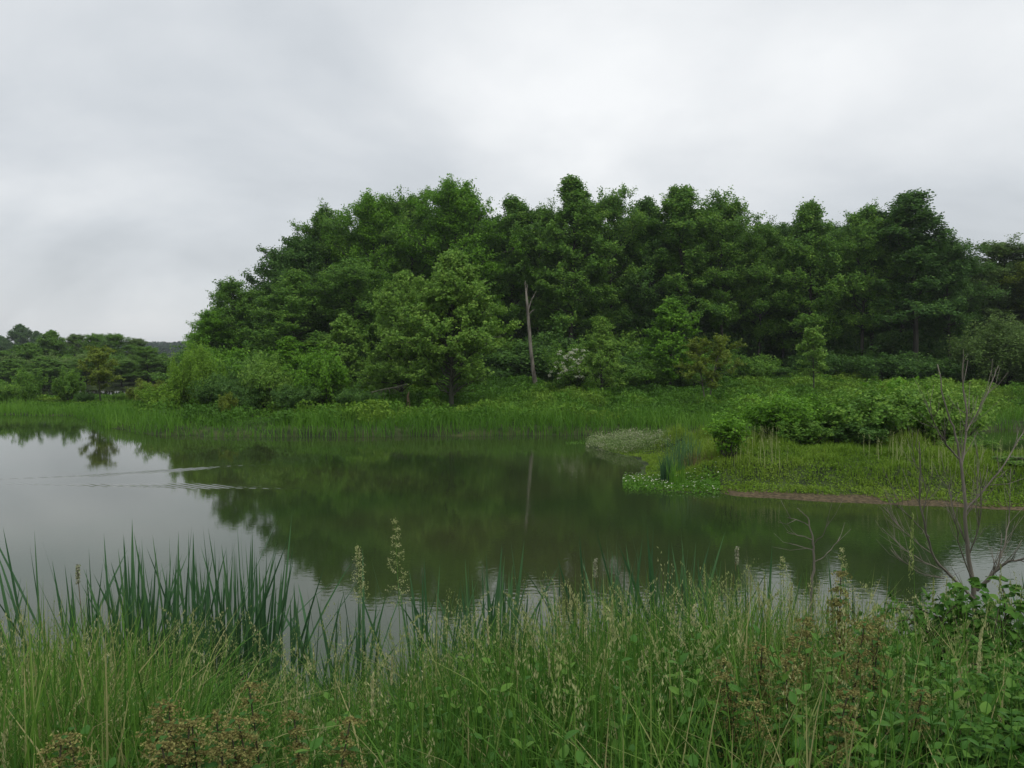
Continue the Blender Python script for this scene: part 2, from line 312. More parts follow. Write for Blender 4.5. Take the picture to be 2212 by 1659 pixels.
def make_tree(seed, H, Rd, prof='cone', base=.12, limbs=34, nleaf=42000, leaf=.165, trunk_r=.16, flat=.45, clump=.55, up=.35, stems=1, lean=0., gap=0., sub=5):
    r = np.random.default_rng(seed); wd = Acc(); lf = Acc(); pf = PROFILES[prof]
    segs = []
    for si in range(stems):
        az0 = r.random() * 6.28; sp = 0 if stems == 1 else Rd * .35
        Hs = H * (1 if si == 0 else r.uniform(.72, .95)); nT = 14; tt = np.linspace(0, 1, nT)
        ph = r.random(2) * 6.28
        cx = np.sin(tt * 4 + ph[0]) * .018 * H * tt + np.cos(az0) * sp * tt ** .7 + lean * tt ** 1.5 * H
        cyy = np.sin(tt * 3.4 + ph[1]) * .018 * H * tt + np.sin(az0) * sp * tt ** .7
        tp = np.stack([cx, cyy, tt * Hs - .15 * (tt == 0)], 1); tr = trunk_r * (1 - tt * .93) ** .85 * (1 + .35 * np.exp(-tt * 18)) / (1 if stems == 1 else 1.5)
        wd.tube(tp, tr, 8)
        nl = limbs // stems
        for k in range(nl):
            t = base + (1 - base) * ((k + r.random() * .8) / nl) ** .9; t = min(t, .985)
            if r.random() < gap: continue
            p0 = np.array([np.interp(t, tt, tp[:, i]) for i in range(3)]); az = k * 2.4 + r.normal() * .4
            q = (t - base) / (1 - base); ln = Rd * float(pf(q)) * r.uniform(.6, 1.18)
            el = (up + .60 * q) + r.normal() * .24
            m = 6; s = np.linspace(0, 1, m); dirh = np.array([math.cos(az), math.sin(az), 0])
            pts = p0 + dirh * (s * ln * math.cos(el))[:, None]; pts[:, 2] += s * ln * math.sin(el) - (s ** 2) * ln * .10
            pts[1:-1] += r.normal(size=(m - 2, 3)) * ln * .035
            r0 = min(trunk_r * .42 * (1 - t * .6), .03 + ln * .014) ; wd.tube(pts, np.linspace(r0, .008, m), 5)
            segs.append((pts[-3], pts[-1], clump * .30)); segs.append((pts[-1], pts[-1] + unit(pts[-1] - pts[-2]) * .4 * clump + np.array([0, 0, .35 * clump]), clump * .22))
            for j in range(sub):
                sj = r.uniform(.25, .98); pj = np.array([np.interp(sj, s, pts[:, i]) for i in range(3)]); a2 = az + r.choice([-1, 1]) * r.uniform(.4, 1.2)
                l2 = ln * r.uniform(.18, .45) * (1.15 - sj * .5) + .15 * clump; e2 = el * .6 + r.uniform(-.3, .8)
                pe = pj + l2 * np.array([math.cos(a2) * math.cos(e2), math.sin(a2) * math.cos(e2), math.sin(e2)])
                wd.tube([pj, (pj + pe) / 2 + r.normal(size=3) * l2 * .05, pe], [max(r0 * .45, .008), max(r0 * .3, .006), .005], 4)
                segs.append((pj * .6 + pe * .4, pe, clump * .24))
                for h_ in range(3):
                    c0 = pj + (pe - pj) * r.uniform(.3, 1.); dv = unit(pe - pj + r.normal(size=3) * l2 * .7 + np.array([0, 0, l2 * .5])); segs.append((c0, c0 + dv * clump * r.uniform(.4, 1.3), clump * r.uniform(.12, .24)))
        for t in np.linspace(.80, .98, 6):
            c0 = np.array([np.interp(t, tt, tp[:, i]) for i in range(3)])
            for h_ in range(3):
                dv = unit(r.normal(size=3) * .7 + np.array([0, 0, 1.1])); segs.append((c0, c0 + dv * clump * r.uniform(.5, 1.2), clump * .14))
        segs.append((tp[-2], tp[-1] + np.array([0, 0, .3 * clump]), clump * .12))
    A_ = np.array([q[0] for q in segs]); B_ = np.array([q[1] for q in segs]); S_ = np.array([q[2] for q in segs]); wgt = np.linalg.norm(B_ - A_, axis=1) * S_ + .01; wgt *= r.uniform(.35, 1.3, len(wgt)); wgt /= wgt.sum()
    idx = r.choice(len(segs), nleaf, p=wgt); u_ = r.random(nleaf)[:, None] * 1.05; off = r.normal(size=(nleaf, 3)) * S_[idx][:, None]; off[:, 2] *= flat
    pos = A_[idx] * (1 - u_) + B_[idx] * u_ + off
    ctint = r.uniform(.0, .8, len(segs)); tint = np.clip(ctint[idx] * .55 + r.random(nleaf) * .5 - .05, 0, 1)
    outw = pos.copy(); outw[:, 2] = 0; outw = unit(outw)
    leaves(lf, pos, leaf * r.uniform(.65, 1.25, nleaf), tint, .7, outw, r=r)
    return dict(H=float(np.percentile(pos[:, 2], 99.8)) / 1.02, R=Rd, wood=wd.mesh('tree_wood', True), leaf=lf.mesh('tree_leaves'))
T = {
 'alder1': make_tree(1, 15, 3.6, 'cone', .20, 62, 46000, clump=.66, sub=10, flat=1.0, up=.35),
 'alder2': make_tree(2, 15, 4.0, 'round', .28, 62, 50000, clump=.70, sub=10, flat=1.0, up=.4),
 'alder3': make_tree(3, 16, 3.0, 'thin', .25, 58, 38000, clump=.60, gap=.12, sub=9, flat=1.0, up=.45),
 'alder4': make_tree(4, 15, 4.4, 'crown', .30, 58, 44000, clump=.68, sub=9, gap=.08, up=.45, flat=.95),
 'spire':  make_tree(5, 17, 3.2, 'cone', .22, 74, 44000, clump=.55, up=.35, sub=8, flat=1.0),
 'dense':  make_tree(6, 15, 5.0, 'round', .15, 80, 60000, clump=.70, flat=.85, sub=9, up=.5),
 'lean':   make_tree(7, 13, 4.2, 'round', .12, 70, 50000, clump=.66, lean=-.12, sub=9, flat=.95),
 'young':  make_tree(8, 8.0, 3.2, 'full', .06, 110, 62000, leaf=.15, clump=.42, sub=8, trunk_r=.12, up=.5),
 'young2': make_tree(9, 5.5, 2.0, 'full', .05, 60, 22000, leaf=.14, clump=.34, sub=6, trunk_r=.08, up=.6, flat=.6),
 'sapling': make_tree(10, 4.5, 1.3, 'round', .28, 28, 5200, leaf=.13, clump=.28, trunk_r=.05, up=.5, flat=.6),
 'ash':    make_tree(11, 4.2, 1.6, 'round', .30, 34, 8500, leaf=.12, clump=.30, trunk_r=.055, up=.55, flat=.6, stems=2),
}
def make_bush(seed, H, Rd, nleaf=14000, leaf=.10, stems=16, clump=.32, flat=.7, feather=0.):
    r = np.random.default_rng(seed); wd = Acc(); lf = Acc(); cc, cr_ = [], []
    for k in range(stems):
        az = k * 2.4 + r.normal() * .3; rad = Rd * math.sqrt((k + .5) / stems) * r.uniform(.8, 1.1); top = H * (1 - .45 * (rad / Rd) ** 2) * r.uniform(.72, 1.05)
        s = np.linspace(0, 1, 7); p = np.stack([np.cos(az) * rad * s ** .6, np.sin(az) * rad * s ** .6, top * s], 1); p[1:] += r.normal(size=(6, 3)) * .03 * H; p[0, 2] = -.1
        wd.tube(p, np.linspace(.012 * H + .005, .004, 7), 5)
        for j in range(7):
            q = r.uniform(.15, 1); c = np.array([np.interp(q, s, p[:, i]) for i in range(3)]); a2 = r.random() * 6.28; l2 = Rd * r.uniform(.08, .35)
            e_ = c + l2 * np.array([math.cos(a2), math.sin(a2), r.uniform(.1, .9)]); wd.tube([c, e_], [.006, .003], 3, cap=False); [(cc.append(e_ + (np.array([r.normal() * .06, r.normal() * .06, .13 * H ** .5])) * m_), cr_.append(clump * r.uniform(.35, .75) * H ** .3)) for m_ in range(3)]
        for q in (.8, .92, 1.0, 1.06): cc.append(np.array([p[-1, 0], p[-1, 1], top * q])); cr_.append(clump * (1.2 - q * .6) )
    cc = np.array(cc); cr_ = np.array(cr_); wgt = cr_ ** 2; wgt /= wgt.sum(); idx = r.choice(len(cc), nleaf, p=wgt)
    g3 = r.normal(size=(nleaf, 3)) * .52; g3[:, 2] *= flat + feather; g3[:, :2] *= 1 - feather * .4; pos = cc[idx] + g3 * cr_[idx][:, None]; pos[:, 2] = np.abs(pos[:, 2])
    ct = r.uniform(.1, .8, len(cc)); tint = np.clip(ct[idx] * .5 + r.random(nleaf) * .5, 0, 1); ow = unit(pos * np.array([1, 1, .4]))
    leaves(lf, pos, leaf * r.uniform(.6, 1.25, nleaf), tint, .6 - feather * .4, ow, wide=.38 - feather * .2, r=r)
    return dict(H=float(np.percentile(pos[:, 2], 99.5)) / 1.02, R=Rd, wood=wd.mesh('bush_wood', True), leaf=lf.mesh('bush_leaves'), cc=cc)
B = {
 'b1': make_bush(21, 2.6, 2.2, 15000, .15, 26, .34),
 'b2': make_bush(22, 3.0, 1.8, 12000, .14, 22, .30),
 'b3': make_bush(23, 1.9, 1.7, 12000, .12, 28, .26),
 'b4': make_bush(24, 1.6, 1.3, 8000, .11, 20, .20),
 'sm': make_bush(27, 1.4, .5, 2600, .085, 14, .14),
 'willow': make_bush(25, 3.4, 1.7, 30000, .12, 26, .36, .8, .6),
 'under': make_bush(26, 3.4, 2.4, 14000, .20, 18, .60),
}
def plant(kind, u, topv, dist, rad, mat, name, label, cat, group=None, src=T, bark=None, rz=None, trunkname='trunk', crown='crown', x=None, dz=0):
    p = src[kind]; X0 = xat(u, dist) if x is None else x; z0 = hz_at(X0, dist) + dz; Ht = zat(topv, dist) - z0; rad = rad * (1.12 if dist > 54 and dist < 80 and src is T else 1) if rad else rad
    s = Ht / (p['H'] * 1.02); sr = rad / p['R'] if rad else s
    t = thing(name, label, cat, (X0, dist, z0), random.uniform(0, 6.28) if rz is None else rz, group, (sr, sr, s))
    link(trunkname, p['wood'], bark or BARK, t); link(crown, p['leaf'], LM[mat], t); return t

# --- the wood across the pond, one entry per tree: kind, px, top py, distance, radius, leaf colour, label
WOOD = [
 ('lean', 462, 672, 57, 2.4, 'bright', "small bushy tree at the far left tip of the wood, sloping down towards the lagoon"),
 ('lean', 530, 608, 58, 2.8, 'alder', "second tree from the left tip of the wood with a wispy twig on top"),
 ('lean', 612, 508, 60, 3.6, 'dark', "leaning dark tree whose crown juts out over the left shoulder of the wood"),
 ('alder2', 712, 450, 63, 3.1, 'alder', "broad alder at the top of the sloping left edge of the wood"),
 ('alder1', 640, 585, 56, 3.2, 'alder', "mid-height green tree in front of the leaning dark tree on the left slope"),
 ('alder2', 765, 560, 57, 3.4, 'alder', "lower alder behind the shrubs, left of the big pale front tree"),
 ('dense', 812, 424, 63, 3.8, 'bright', "tall tree between the sloping left edge and the tallest leafy crown"),
 ('alder4', 890, 412, 64, 3.6, 'alder', "tall alder touching the left side of the biggest fresh green crown"),
 ('dense', 990, 396, 61, 4.4, 'bright', "biggest tree of the wood with a dense fresh green rounded crown"),
 ('alder3', 1105, 430, 64, 3.1, 'alder', "slim thin-topped alder just right of the biggest rounded crown"),
 ('alder4', 1165, 438, 63, 3.0, 'alder', "sparse alder rising behind the dead bare trunk"),
 ('spire', 1232, 384, 61, 3.3, 'alder', "tallest tree of the wood with a pointed conical spire top"),
 ('alder4', 1318, 412, 62, 3.6, 'alder', "wide-crowned alder immediately right of the pointed spire tree"),
 ('alder1', 1400, 432, 63, 3.2, 'dark', "alder between the two widest crowns, above the bright young front tree"),
 ('alder3', 1478, 404, 61, 3.3, 'alder', "tall alder with a thin spindly top above the bright young tree in the meadow"),
 ('alder4', 1560, 420, 62, 3.6, 'alder', "open-branched alder whose crown steps down to the right in horizontal layers"),
 ('alder2', 1640, 480, 63, 3.0, 'alder', "lower alder in the dip of the treeline right of centre"),
 ('alder1', 1745, 440, 61, 3.3, 'alder', "alder with a pointed top directly above the lone meadow sapling"),
 ('alder4', 1690, 475, 65, 3.0, 'dark', "darker alder behind, left of the one above the lone meadow sapling"),
 ('alder2', 1862, 447, 61, 3.3, 'alder', "round-topped alder between the lone meadow sapling and the tall dark spiky tree"),
 ('alder3', 1975, 414, 59, 3.9, 'dark', "tall dark spiky tree standing above its neighbours near the right end"),
 ('alder2', 2050, 512, 61, 3.0, 'dark', "dark tree stepping down on the right of the tall spiky tree"),
 ('alder4', 2160, 518, 66, 4.6, 'grey', "pale thin-crowned tree at the right edge of the picture"),
 ('alder2', 2270, 535, 64, 4.2, 'olive', "olive tree cut by the right edge of the picture"),
 ('alder1', 2390, 520, 64, 4.0, 'alder', "alder beyond the right edge of the wood's visible front"),
]
NICK = ['left tip tree', 'wispy second tree', 'leaning dark tree', 'slope-top alder', 'mid-slope tree', 'lower slope alder', 'tree beside the biggest crown', 'alder by the biggest crown', 'biggest rounded crown', 'slim thin-topped alder', 'alder behind the dead trunk', 'pointed spire tree',
 'wide crown beside the spire', 'alder between the wide crowns', 'spindly-topped alder', 'layered alder', 'alder in the treeline dip', 'pointed alder above the sapling', 'darker alder near the sapling', 'round-topped alder', 'tall dark spiky tree', 'tree below the spiky one', 'pale right-edge tree', 'olive right-edge tree', 'last alder off-picture']
_cnt = {}
def behind(u, what, rowi):
    i = int(np.argmin([abs(q[1] - u) for q in WOOD])); side = 'left' if u < WOOD[i][1] else 'right'
    lb = "%s, a touch %s of the %s" % (what, side, NICK[i]); _cnt[lb] = _cnt.get(lb, 0) + 1
    return lb if _cnt[lb] == 1 else "%s, further %s of the %s" % (what, side, NICK[i])
for k, u, tv, d, rd, mt, lb in WOOD:
    cat = 'tree'; plant(k, u, tv, d, rd, mt, 'alder_tree' if 'alder' in lb else 'leafy_tree', lb, cat, 'trees of the wood across the pond')
rb = random.Random(5)
SKY = ([420, 470, 570, 690, 800, 990, 1150, 1320, 1480, 1640, 1740, 1980, 2060, 2300, 2700], [720, 690, 575, 485, 450, 430, 455, 435, 435, 495, 470, 460, 545, 545, 545])
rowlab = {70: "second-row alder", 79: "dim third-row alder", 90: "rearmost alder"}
for d, stp in ((70, 85), (79, 80), (90, 75)):
    u = 520 + (d - 70) * 4
    while u < 2500:
        uu = u + rb.uniform(-25, 25); tv = np.interp(uu, *SKY) + rb.uniform(0, 45) + 5
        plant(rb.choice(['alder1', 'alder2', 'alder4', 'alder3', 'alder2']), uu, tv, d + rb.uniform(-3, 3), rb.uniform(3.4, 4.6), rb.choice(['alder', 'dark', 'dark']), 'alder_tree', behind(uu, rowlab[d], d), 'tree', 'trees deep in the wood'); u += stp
# undergrowth of the wood
for d, stp, lab in ((60.5, 62, "shaded bush at the wood's foot"), (66, 60, "understorey bush among trunks"), (76, 62, "dim bush deep inside"), (88, 62, "rearmost undergrowth bush")):
    u = 440 + (d - 58) * 3
    while u < 2450:
        uu = u + rb.uniform(-20, 20)
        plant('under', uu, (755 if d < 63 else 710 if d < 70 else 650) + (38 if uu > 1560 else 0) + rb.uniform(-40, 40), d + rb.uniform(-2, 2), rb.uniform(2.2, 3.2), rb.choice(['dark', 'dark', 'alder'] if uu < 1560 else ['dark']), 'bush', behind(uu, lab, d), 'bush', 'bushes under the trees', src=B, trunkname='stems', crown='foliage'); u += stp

# --- single trees and shrubs in front of the wood
def bush(k, u, tv, d, rd, mt, lb, group='shrubs on the far bank', name='bush', rz=None): return plant(k, u, tv, d, rd, mt, name, lb, 'bush', group, src=B, trunkname='stems', crown='foliage', rz=rz)
plant('young', 975, 548, 40, 3.1, 'light', 'alder_tree', "big pale green tree standing alone on the bank in front of the wood", 'tree', bark=BARK_GREEN, rz=1.0)
plant('young', 868, 590, 42, 2.2, 'light', 'alder_tree', "slimmer yellowish tree touching the left side of the big pale front tree", 'tree', bark=BARK_GREEN, rz=2.2)
plant('young2', 742, 680, 45, 1.9, 'light', 'young_tree', "small green tree left of the fallen limb, above the bank shrubs", 'tree')
plant('young2', 625, 728, 44, 1.8, 'bright', 'young_tree', "bright pointed young tree rising behind the shrubs on the left bank", 'tree')
plant('young2', 1448, 648, 50, 2.4, 'bright', 'young_tree', "bright pointed young tree in the meadow right of the blossoming elder", 'tree')
plant('young2', 1300, 686, 46, 1.5, 'light', 'young_tree', "narrow two-topped young tree right beside the white elder blossom", 'tree')
plant('ash', 1528, 724, 42, 1.6, 'olive', 'young_tree', "olive brown-tinged young tree with a pale forked stem in the meadow", 'tree', bark=BARK_TWIG)
plant('sapling', 1758, 706, 46, 1.25, 'light', 'sapling', "lone slender light green sapling in the meadow on the right", 'tree', bark=BARK_GREEN)
bush('willow', 425, 752, 41, 1.2, 'willow', "feathery light green willow shrub at the left end of the bank")
bush('b2', 352, 826, 40, 1.1, 'willow', "low shrub furthest left beside the feathery willow", rz=.5)
bush('b1', 478, 806, 39, 1.2, 'dark', "dark round bush just right of the feathery willow shrub")
bush('b2', 580, 772, 39, 1.25, 'light', "fresh green bush with dark base in the middle of the left shrub row")
bush('b2', 522, 830, 38, 1.0, 'dark', "low dark bush behind the small yellow-green bush")
bush('b4', 490, 850, 36.5, .45, 'olive', "small yellow-green bush at the foot of the dark shrubs")
bush('b2', 698, 752, 39, 1.35, 'bright', "tall bright bush at the right end of the left shrub row")
bush('b1', 638, 830, 37.8, 1.1, 'dark', "dark bush between the two bright shrubs on the left bank")
bush('b1', 768, 838, 38, 1.0, 'dark', "dark bush right of the tall bright shrub, near the fallen limb")
bush('b1', 665, 765, 50, 2.0, 'bright', "leafy bush seen behind the tall bright bush at the wood's foot")
bush('b1', 545, 755, 50, 2.0, 'alder', "leafy bush behind the left shrub row under the leaning tree")
bush('b1', 480, 750, 50, 2.2, 'bright', "leafy bush at the wood's foot above the dark round bush")
bush('b1', 850, 780, 47, 1.8, 'alder', "bush between the small green tree and the big pale front tree")
bush('b1', 1385, 775, 50, 1.8, 'alder', "dark bush between the two-topped young tree and the bright young tree")
bush('b1', 1205, 790, 57, 1.4, 'dark', "dark bush right of the foot of the dead trunk")
bush('b1', 1075, 790, 57, 1.6, 'dark', "dark bush left of the foot of the dead trunk")
bush('b1', 1620, 765, 55, 2.0, 'alder', "bush at the wood's foot right of the olive young tree")
bush('b1', 1930, 760, 55, 2.6, 'dark', "wide glossy dark bush under the tall spiky tree")
bush('willow', 2165, 690, 52, 2.9, 'grey', "large grey-green willow bush near the right edge of the picture")
bush('willow', 2260, 720, 50, 2.4, 'grey', "grey-green willow bush just cut by the right edge of the picture")
bush('b1', 2060, 775, 54, 2.0, 'dark', "dark bush left of the grey-green willow bush")
bush('b2', 1500, 775, 51, 1.6, 'alder', "bush directly behind the olive young tree")

# elder with white blossom
eb = bush('b2', 1240, 738, 49, 1.6, 'alder', "elder bush covered in creamy white blossom beside the narrow young tree", None, 'elder_bush')
white = leafmat('white_blossom', [(0, (.55, .56, .42)), (1, (.80, .80, .68))], trans=.2, jitter=0)
fa = Acc(); r = np.random.default_rng(4)
Hb = B['b2']['H'] * .92; n_ = 60
th = np.pi * 1.5 + r.normal(size=n_) * .75; hh = r.uniform(.3, .98, n_); rad = 1.95 * B['b2']['R'] / 1.8 * np.sqrt(np.clip(1 - (hh - .25) ** 2, .05, 1)) * (1 - .35 * hh)
cen = np.stack([np.cos(th) * rad, np.sin(th) * rad, hh * Hb], 1)
pp = np.repeat(cen, 26, 0) + r.normal(size=(n_ * 26, 3)) * np.array([.07, .07, .04]); leaves(fa, pp, .075, r.random(len(pp)), .8, r=r)
fo = link('blossom', fa.mesh('blossom'), white, eb); eb.rotation_euler = (0, 0, 0)

# dead standing trunk, broken tree and fallen limb
dt = thing('dead_tree', "bare grey-brown dead trunk leaning slightly left in front of the dark wood", 'dead tree', (xat(1157, 52.5), 52.5, hz_at(xat(1157, 52.5), 52.5)))
def rel(pts, o): 
    o = np.array(o.location); return [np.array(p) - o for p in pts]
a = Acc(); pts = [P(1158, 842, 52.5), P(1152, 800, 52.5), P(1147, 760, 52.5), P(1143, 710, 52.5), P(1139, 660, 52.5), P(1136, 622, 52.5)]
a.tube(rel(pts, dt), [.18, .13, .12, .11, .095, .05], 10); a.tube(rel([P(1136, 624, 52.5), P(1134, 614, 52.5), P(1135, 606, 52.5)], dt), [.05, .03, .008], 5); a.tube(rel([P(1138, 630, 52.5), P(1139, 619, 52.45), P(1138, 612, 52.4)], dt), [.045, .03, .006], 5); link('trunk', a.mesh('trunk', True), DEADWOOD, dt)
a = Acc(); a.tube(rel([P(1141, 670, 52.5), P(1148, 648, 52.6), P(1159, 628, 52.7)], dt), [.05, .035, .012], 5); link('branch', a.mesh('branch', True), DEADWOOD, dt)
a = Acc(); a.tube(rel([P(1141, 682, 52.5), P(1149, 672, 52.4), P(1156, 668, 52.3)], dt), [.04, .03, .01], 5); link('branch', a.mesh('branch', True), DEADWOOD, dt)
st = thing('broken_tree', "snapped stump with orange split wood under the slim yellowish tree", 'tree stump', (xat(883, 40), 40, hz_at(xat(883, 40), 40)))
a = Acc(); a.tube(rel([P(883, 882, 40), P(882, 868, 40), P(881, 855, 40), P(884, 846, 40)], st), [.10, .08, .06, .015], 8); link('stump', a.mesh('stump', True), PALEWOOD, st)
fl = thing('fallen_limb', "pale mossy limb slanting down to the left from the snapped stump", 'fallen branch', tuple(P(795, 849, 40)))
a = Acc(); a.tube(rel([P(880, 830, 40), P(860, 836, 40), P(835, 840, 39.9), P(812, 845, 39.8), P(792, 849, 39.8)], fl), [.05, .045, .04, .03, .015], 7); link('limb', a.mesh('limb', True), barkmat('mossy_limb', (.06, .075, .035), (.14, .15, .09)), fl)
a = Acc()
for q in range(16):
    p0 = P(806 + q * 4, 846 - q, 39.85); a.tube(rel([p0, p0 + np.array([r.normal() * .25, r.normal() * .2, -.15 - r.random() * .4])], fl), [.015, .004], 4)
link('twigs', a.mesh('twigs'), BARK_TWIG, fl)

# ------------------------------------------------------------------ left background
LEFT = [
 ('young', 112, 712, 105, 2.16, 'alder', "pointed dark tree in the left background"), ('dense', 60, 740, 100, 2.88, 'alder', "low broad tree at the left of the background row"),
 ('dense', -5, 748, 96, 3.02, 'alder', "tree cut by the left edge of the picture"), ('young', 165, 722, 112, 2.04, 'grey', "thin grey-green tree right of the pointed dark background tree"),
 ('young', 205, 716, 108, 1.92, 'alder', "slim tree in the middle of the left background row"), ('dense', 245, 711, 106, 2.30, 'alder', "round dark tree, tallest right half of the left background row"),
 ('young', 292, 722, 110, 1.68, 'grey', "thin-topped grey tree right of the round dark background tree"), ('dense', 320, 742, 92, 1.87, 'alder', "green tree at the right end of the left background row"),
 ('dense', 352, 765, 96, 1.30, 'alder', "small dark tree beside the gap showing the distant field"), ('dense', 100, 765, 90, 3.02, 'alder', "wide dark tree in front of the pointed background tree"),
 ('dense', 30, 775, 92, 2.88, 'alder', "wide dark tree low at the left edge"), ('dense', 262, 770, 90, 1.87, 'alder', "low green tree beneath the round dark background tree"),
 ('dense', 180, 768, 92, 2.16, 'alder', "low green tree behind the small leaning lagoon tree"),
 ('dense', 405, 752, 100, 1.44, 'alder', "tree just right of the gap showing the distant field"), ('dense', -110, 730, 100, 3.60, 'alder', "background tree beyond the left edge of the picture"),
 ('young', -220, 735, 100, 3.00, 'alder', "dark background tree beyond the left edge of the picture"),
]
hb = ['touching the left edge', 'below the wide dark tree', 'under the pointed dark tree', 'under the thin grey-green tree', 'behind the small olive tree', 'under the round dark background tree', 'below the thin-topped grey tree', 'by the end of the background row', 'beside the field gap']
for i in range(18):
    uu = -60 + i * 27; plant('under', uu, 772 + rb.uniform(-12, 14), 97 + rb.uniform(-3, 4), 2.4, 'alder' if i % 3 else 'grey', 'bush', "%s hedge bush across the lagoon, %s" % (('lower', 'taller')[i % 2], hb[i // 2]), 'bush', 'hedge across the far lagoon', src=B, trunkname='stems', crown='foliage')
for k, u, tv, d, rd, mt, lb in LEFT: plant(('young', 'dense')[(u // 7) % 2] , u, tv + (u * 7) % 11, d, min(rd * 1.45, 3.0), mt, 'background_tree', lb, 'tree', 'trees in the left background')
plant('young', 45, 702, 230, 5.8, 'dark', 'oak_tree', "distant hazy oak with a broad domed crown at the far left", 'tree'); plant('young2', 80, 716, 235, 4.0, 'dark', 'oak_tree', "smaller hazy oak touching the distant domed oak", 'tree')
plant('young', 3, 726, 235, 4.5, 'dark', 'oak_tree', "distant hazy oak left of the domed one, at the picture edge", 'tree')
plant('ash', 216, 748, 52, 1.55, 'olive', 'young_tree', "small olive tree with a thin stem mirrored clearly in the left water", 'tree', bark=BARK_GREEN)
for u, tv, d, rd, k, mt, lb in ((8, 822, 50, 1.2, 'b1', 'alder', "bush at the left edge by the water"), (58, 798, 53, 1.0, 'b2', 'alder', "round bush between the left edge and the small olive tree"), (146, 796, 54, 1.0, 'b2', 'alder', "pointed bush just left of the small olive tree"),
      (262, 848, 54, .6, 'b1', 'alder', "low bush right of the small olive tree"), (183, 846, 52, .6, 'b1', 'dark', "low dark bush under the small olive tree"), (315, 822, 50, 1.2, 'b2', 'olive', "olive bush left of the furthest left shrub of the bank"), (-60, 810, 50, 1.6, 'b1', 'alder', "bush beyond the left edge of the picture")):
    bush(k, u, tv, d, rd, mt, lb, 'bushes on the left spit')

# distant wooded ridge and far wood
ridge = Acc(); rx = np.arange(-700, 700, 7.); rw = np.linspace(0, 1, 7)
RX, RW = np.meshgrid(rx, rw); top = 5.5 + 3 * np.exp(-((rx + 260) / 110) ** 2) + (fbm(rx, rx * 0 + 3, .03) - .5) * 4
RZ = 6 + top[None] * np.sin(RW * np.pi / 2); RY = 560 + RW * 120
fwm = leafmat('far_wood_leaves', [(0, (.020, .045, .022)), (1, (.045, .085, .040))], 1, .0, 0)
hill = link('hills', gridacc(RX, RY, RZ, RW * 0 + .2).mesh('hills', True), fwm); tag(hill, kind='structure')
fw = Acc(); r = np.random.default_rng(9); nn = 110000; xx = r.uniform(-650, 600, nn); ww = r.random(nn)
tz = np.interp(xx, rx, top); hgt = 5 * fbm(xx, ww * 120, .08, 2) + 1.5; zz_ = 6 + tz * np.sin(ww * np.pi / 2) + hgt * r.random(nn) ** .4
leaves(fw, np.stack([xx, 560 + ww * 120, zz_], 1), r.uniform(1.2, 2.4, nn), r.random(nn) * .5, .2, r=r)
# hedge line at the near edge of the far field
nn = 14000; xx = r.uniform(-330, -40, nn); hg = 8 * fbm(xx, xx * 0, .06, 2) + 3.5
leaves(fw, np.stack([xx, 470 + r.normal(size=nn) * 5, 3.5 + hg * r.random(nn)], 1), r.uniform(1., 2., nn), r.random(nn) * .6, .4, r=r)
tag(link('far_wood', fw.mesh('far_wood'), fwm), "hazy blue-green wooded ridge on the left horizon", 'forest', kind='stuff')

# ------------------------------------------------------------------ grass and reeds
GR = {
 'reed':   leafmat('reed_blades', [(0, (0.058, 0.149, 0.017)), (.5, (0.098, 0.236, 0.022)), (1, (0.156, 0.317, 0.038))], .45, .35),
 'meadow': leafmat('meadow_plants', [(0, (0.052, 0.128, 0.015)), (.5, (0.091, 0.216, 0.021)), (1, (0.182, 0.304, 0.034))], .6, .3),
 'turf':   leafmat('low_turf', [(0, (0.078, 0.162, 0.013)), (.5, (0.143, 0.257, 0.021)), (1, (0.221, 0.324, 0.041))], .6, .3),
 'tall':   leafmat('tall_grass', [(0, (.022, .072, .012)), (.45, (.058, .155, .022)), (.85, (.135, .265, .040)), (1, (.36, .34, .15))], .6, .35, .2),
 'seed':   leafmat('grass_seed_heads', [(0, (.20, .26, .08)), (.5, (.34, .38, .15)), (1, (.52, .50, .28))], .7, .3),
 'cattail': leafmat('cattail_leaves', [(0, (.035, .095, .038)), (.5, (.065, .155, .062)), (1, (.130, .250, .095))], .4, .25),
 'herb':   leafmat('broad_herbs', [(0, (0.036, 0.109, 0.018)), (.5, (0.065, 0.174, 0.026)), (.9, (0.145, 0.275, 0.040)), (1, (0.217, 0.319, 0.050))], .5, .3),
 'nettle': leafmat('nettle_leaves', [(0, (0.029, 0.087, 0.022)), (.5, (0.051, 0.131, 0.030)), (1, (0.087, 0.189, 0.045))], .7, .25, .12),
 'nflower': leafmat('nettle_flowers', [(0, (0.130, 0.130, 0.040)), (.5, (0.230, 0.200, 0.070)), (1, (0.300, 0.310, 0.100))], .8, .2),
 'bramble': leafmat('bramble_leaves', [(0, (0.029, 0.091, 0.016)), (.5, (0.052, 0.143, 0.022)), (1, (0.111, 0.227, 0.036))], .6, .25, .18),
 'pale':   leafmat('pale_flowers', [(0, (0.100, 0.190, 0.040)), (.45, (0.200, 0.270, 0.100)), (1, (0.460, 0.430, 0.340))], .8, .2, jitter=0),
 'dryred': leafmat('dry_dock', [(0, (.11, .14, .04)), (1, (.20, .13, .065))], .8, .2),
}
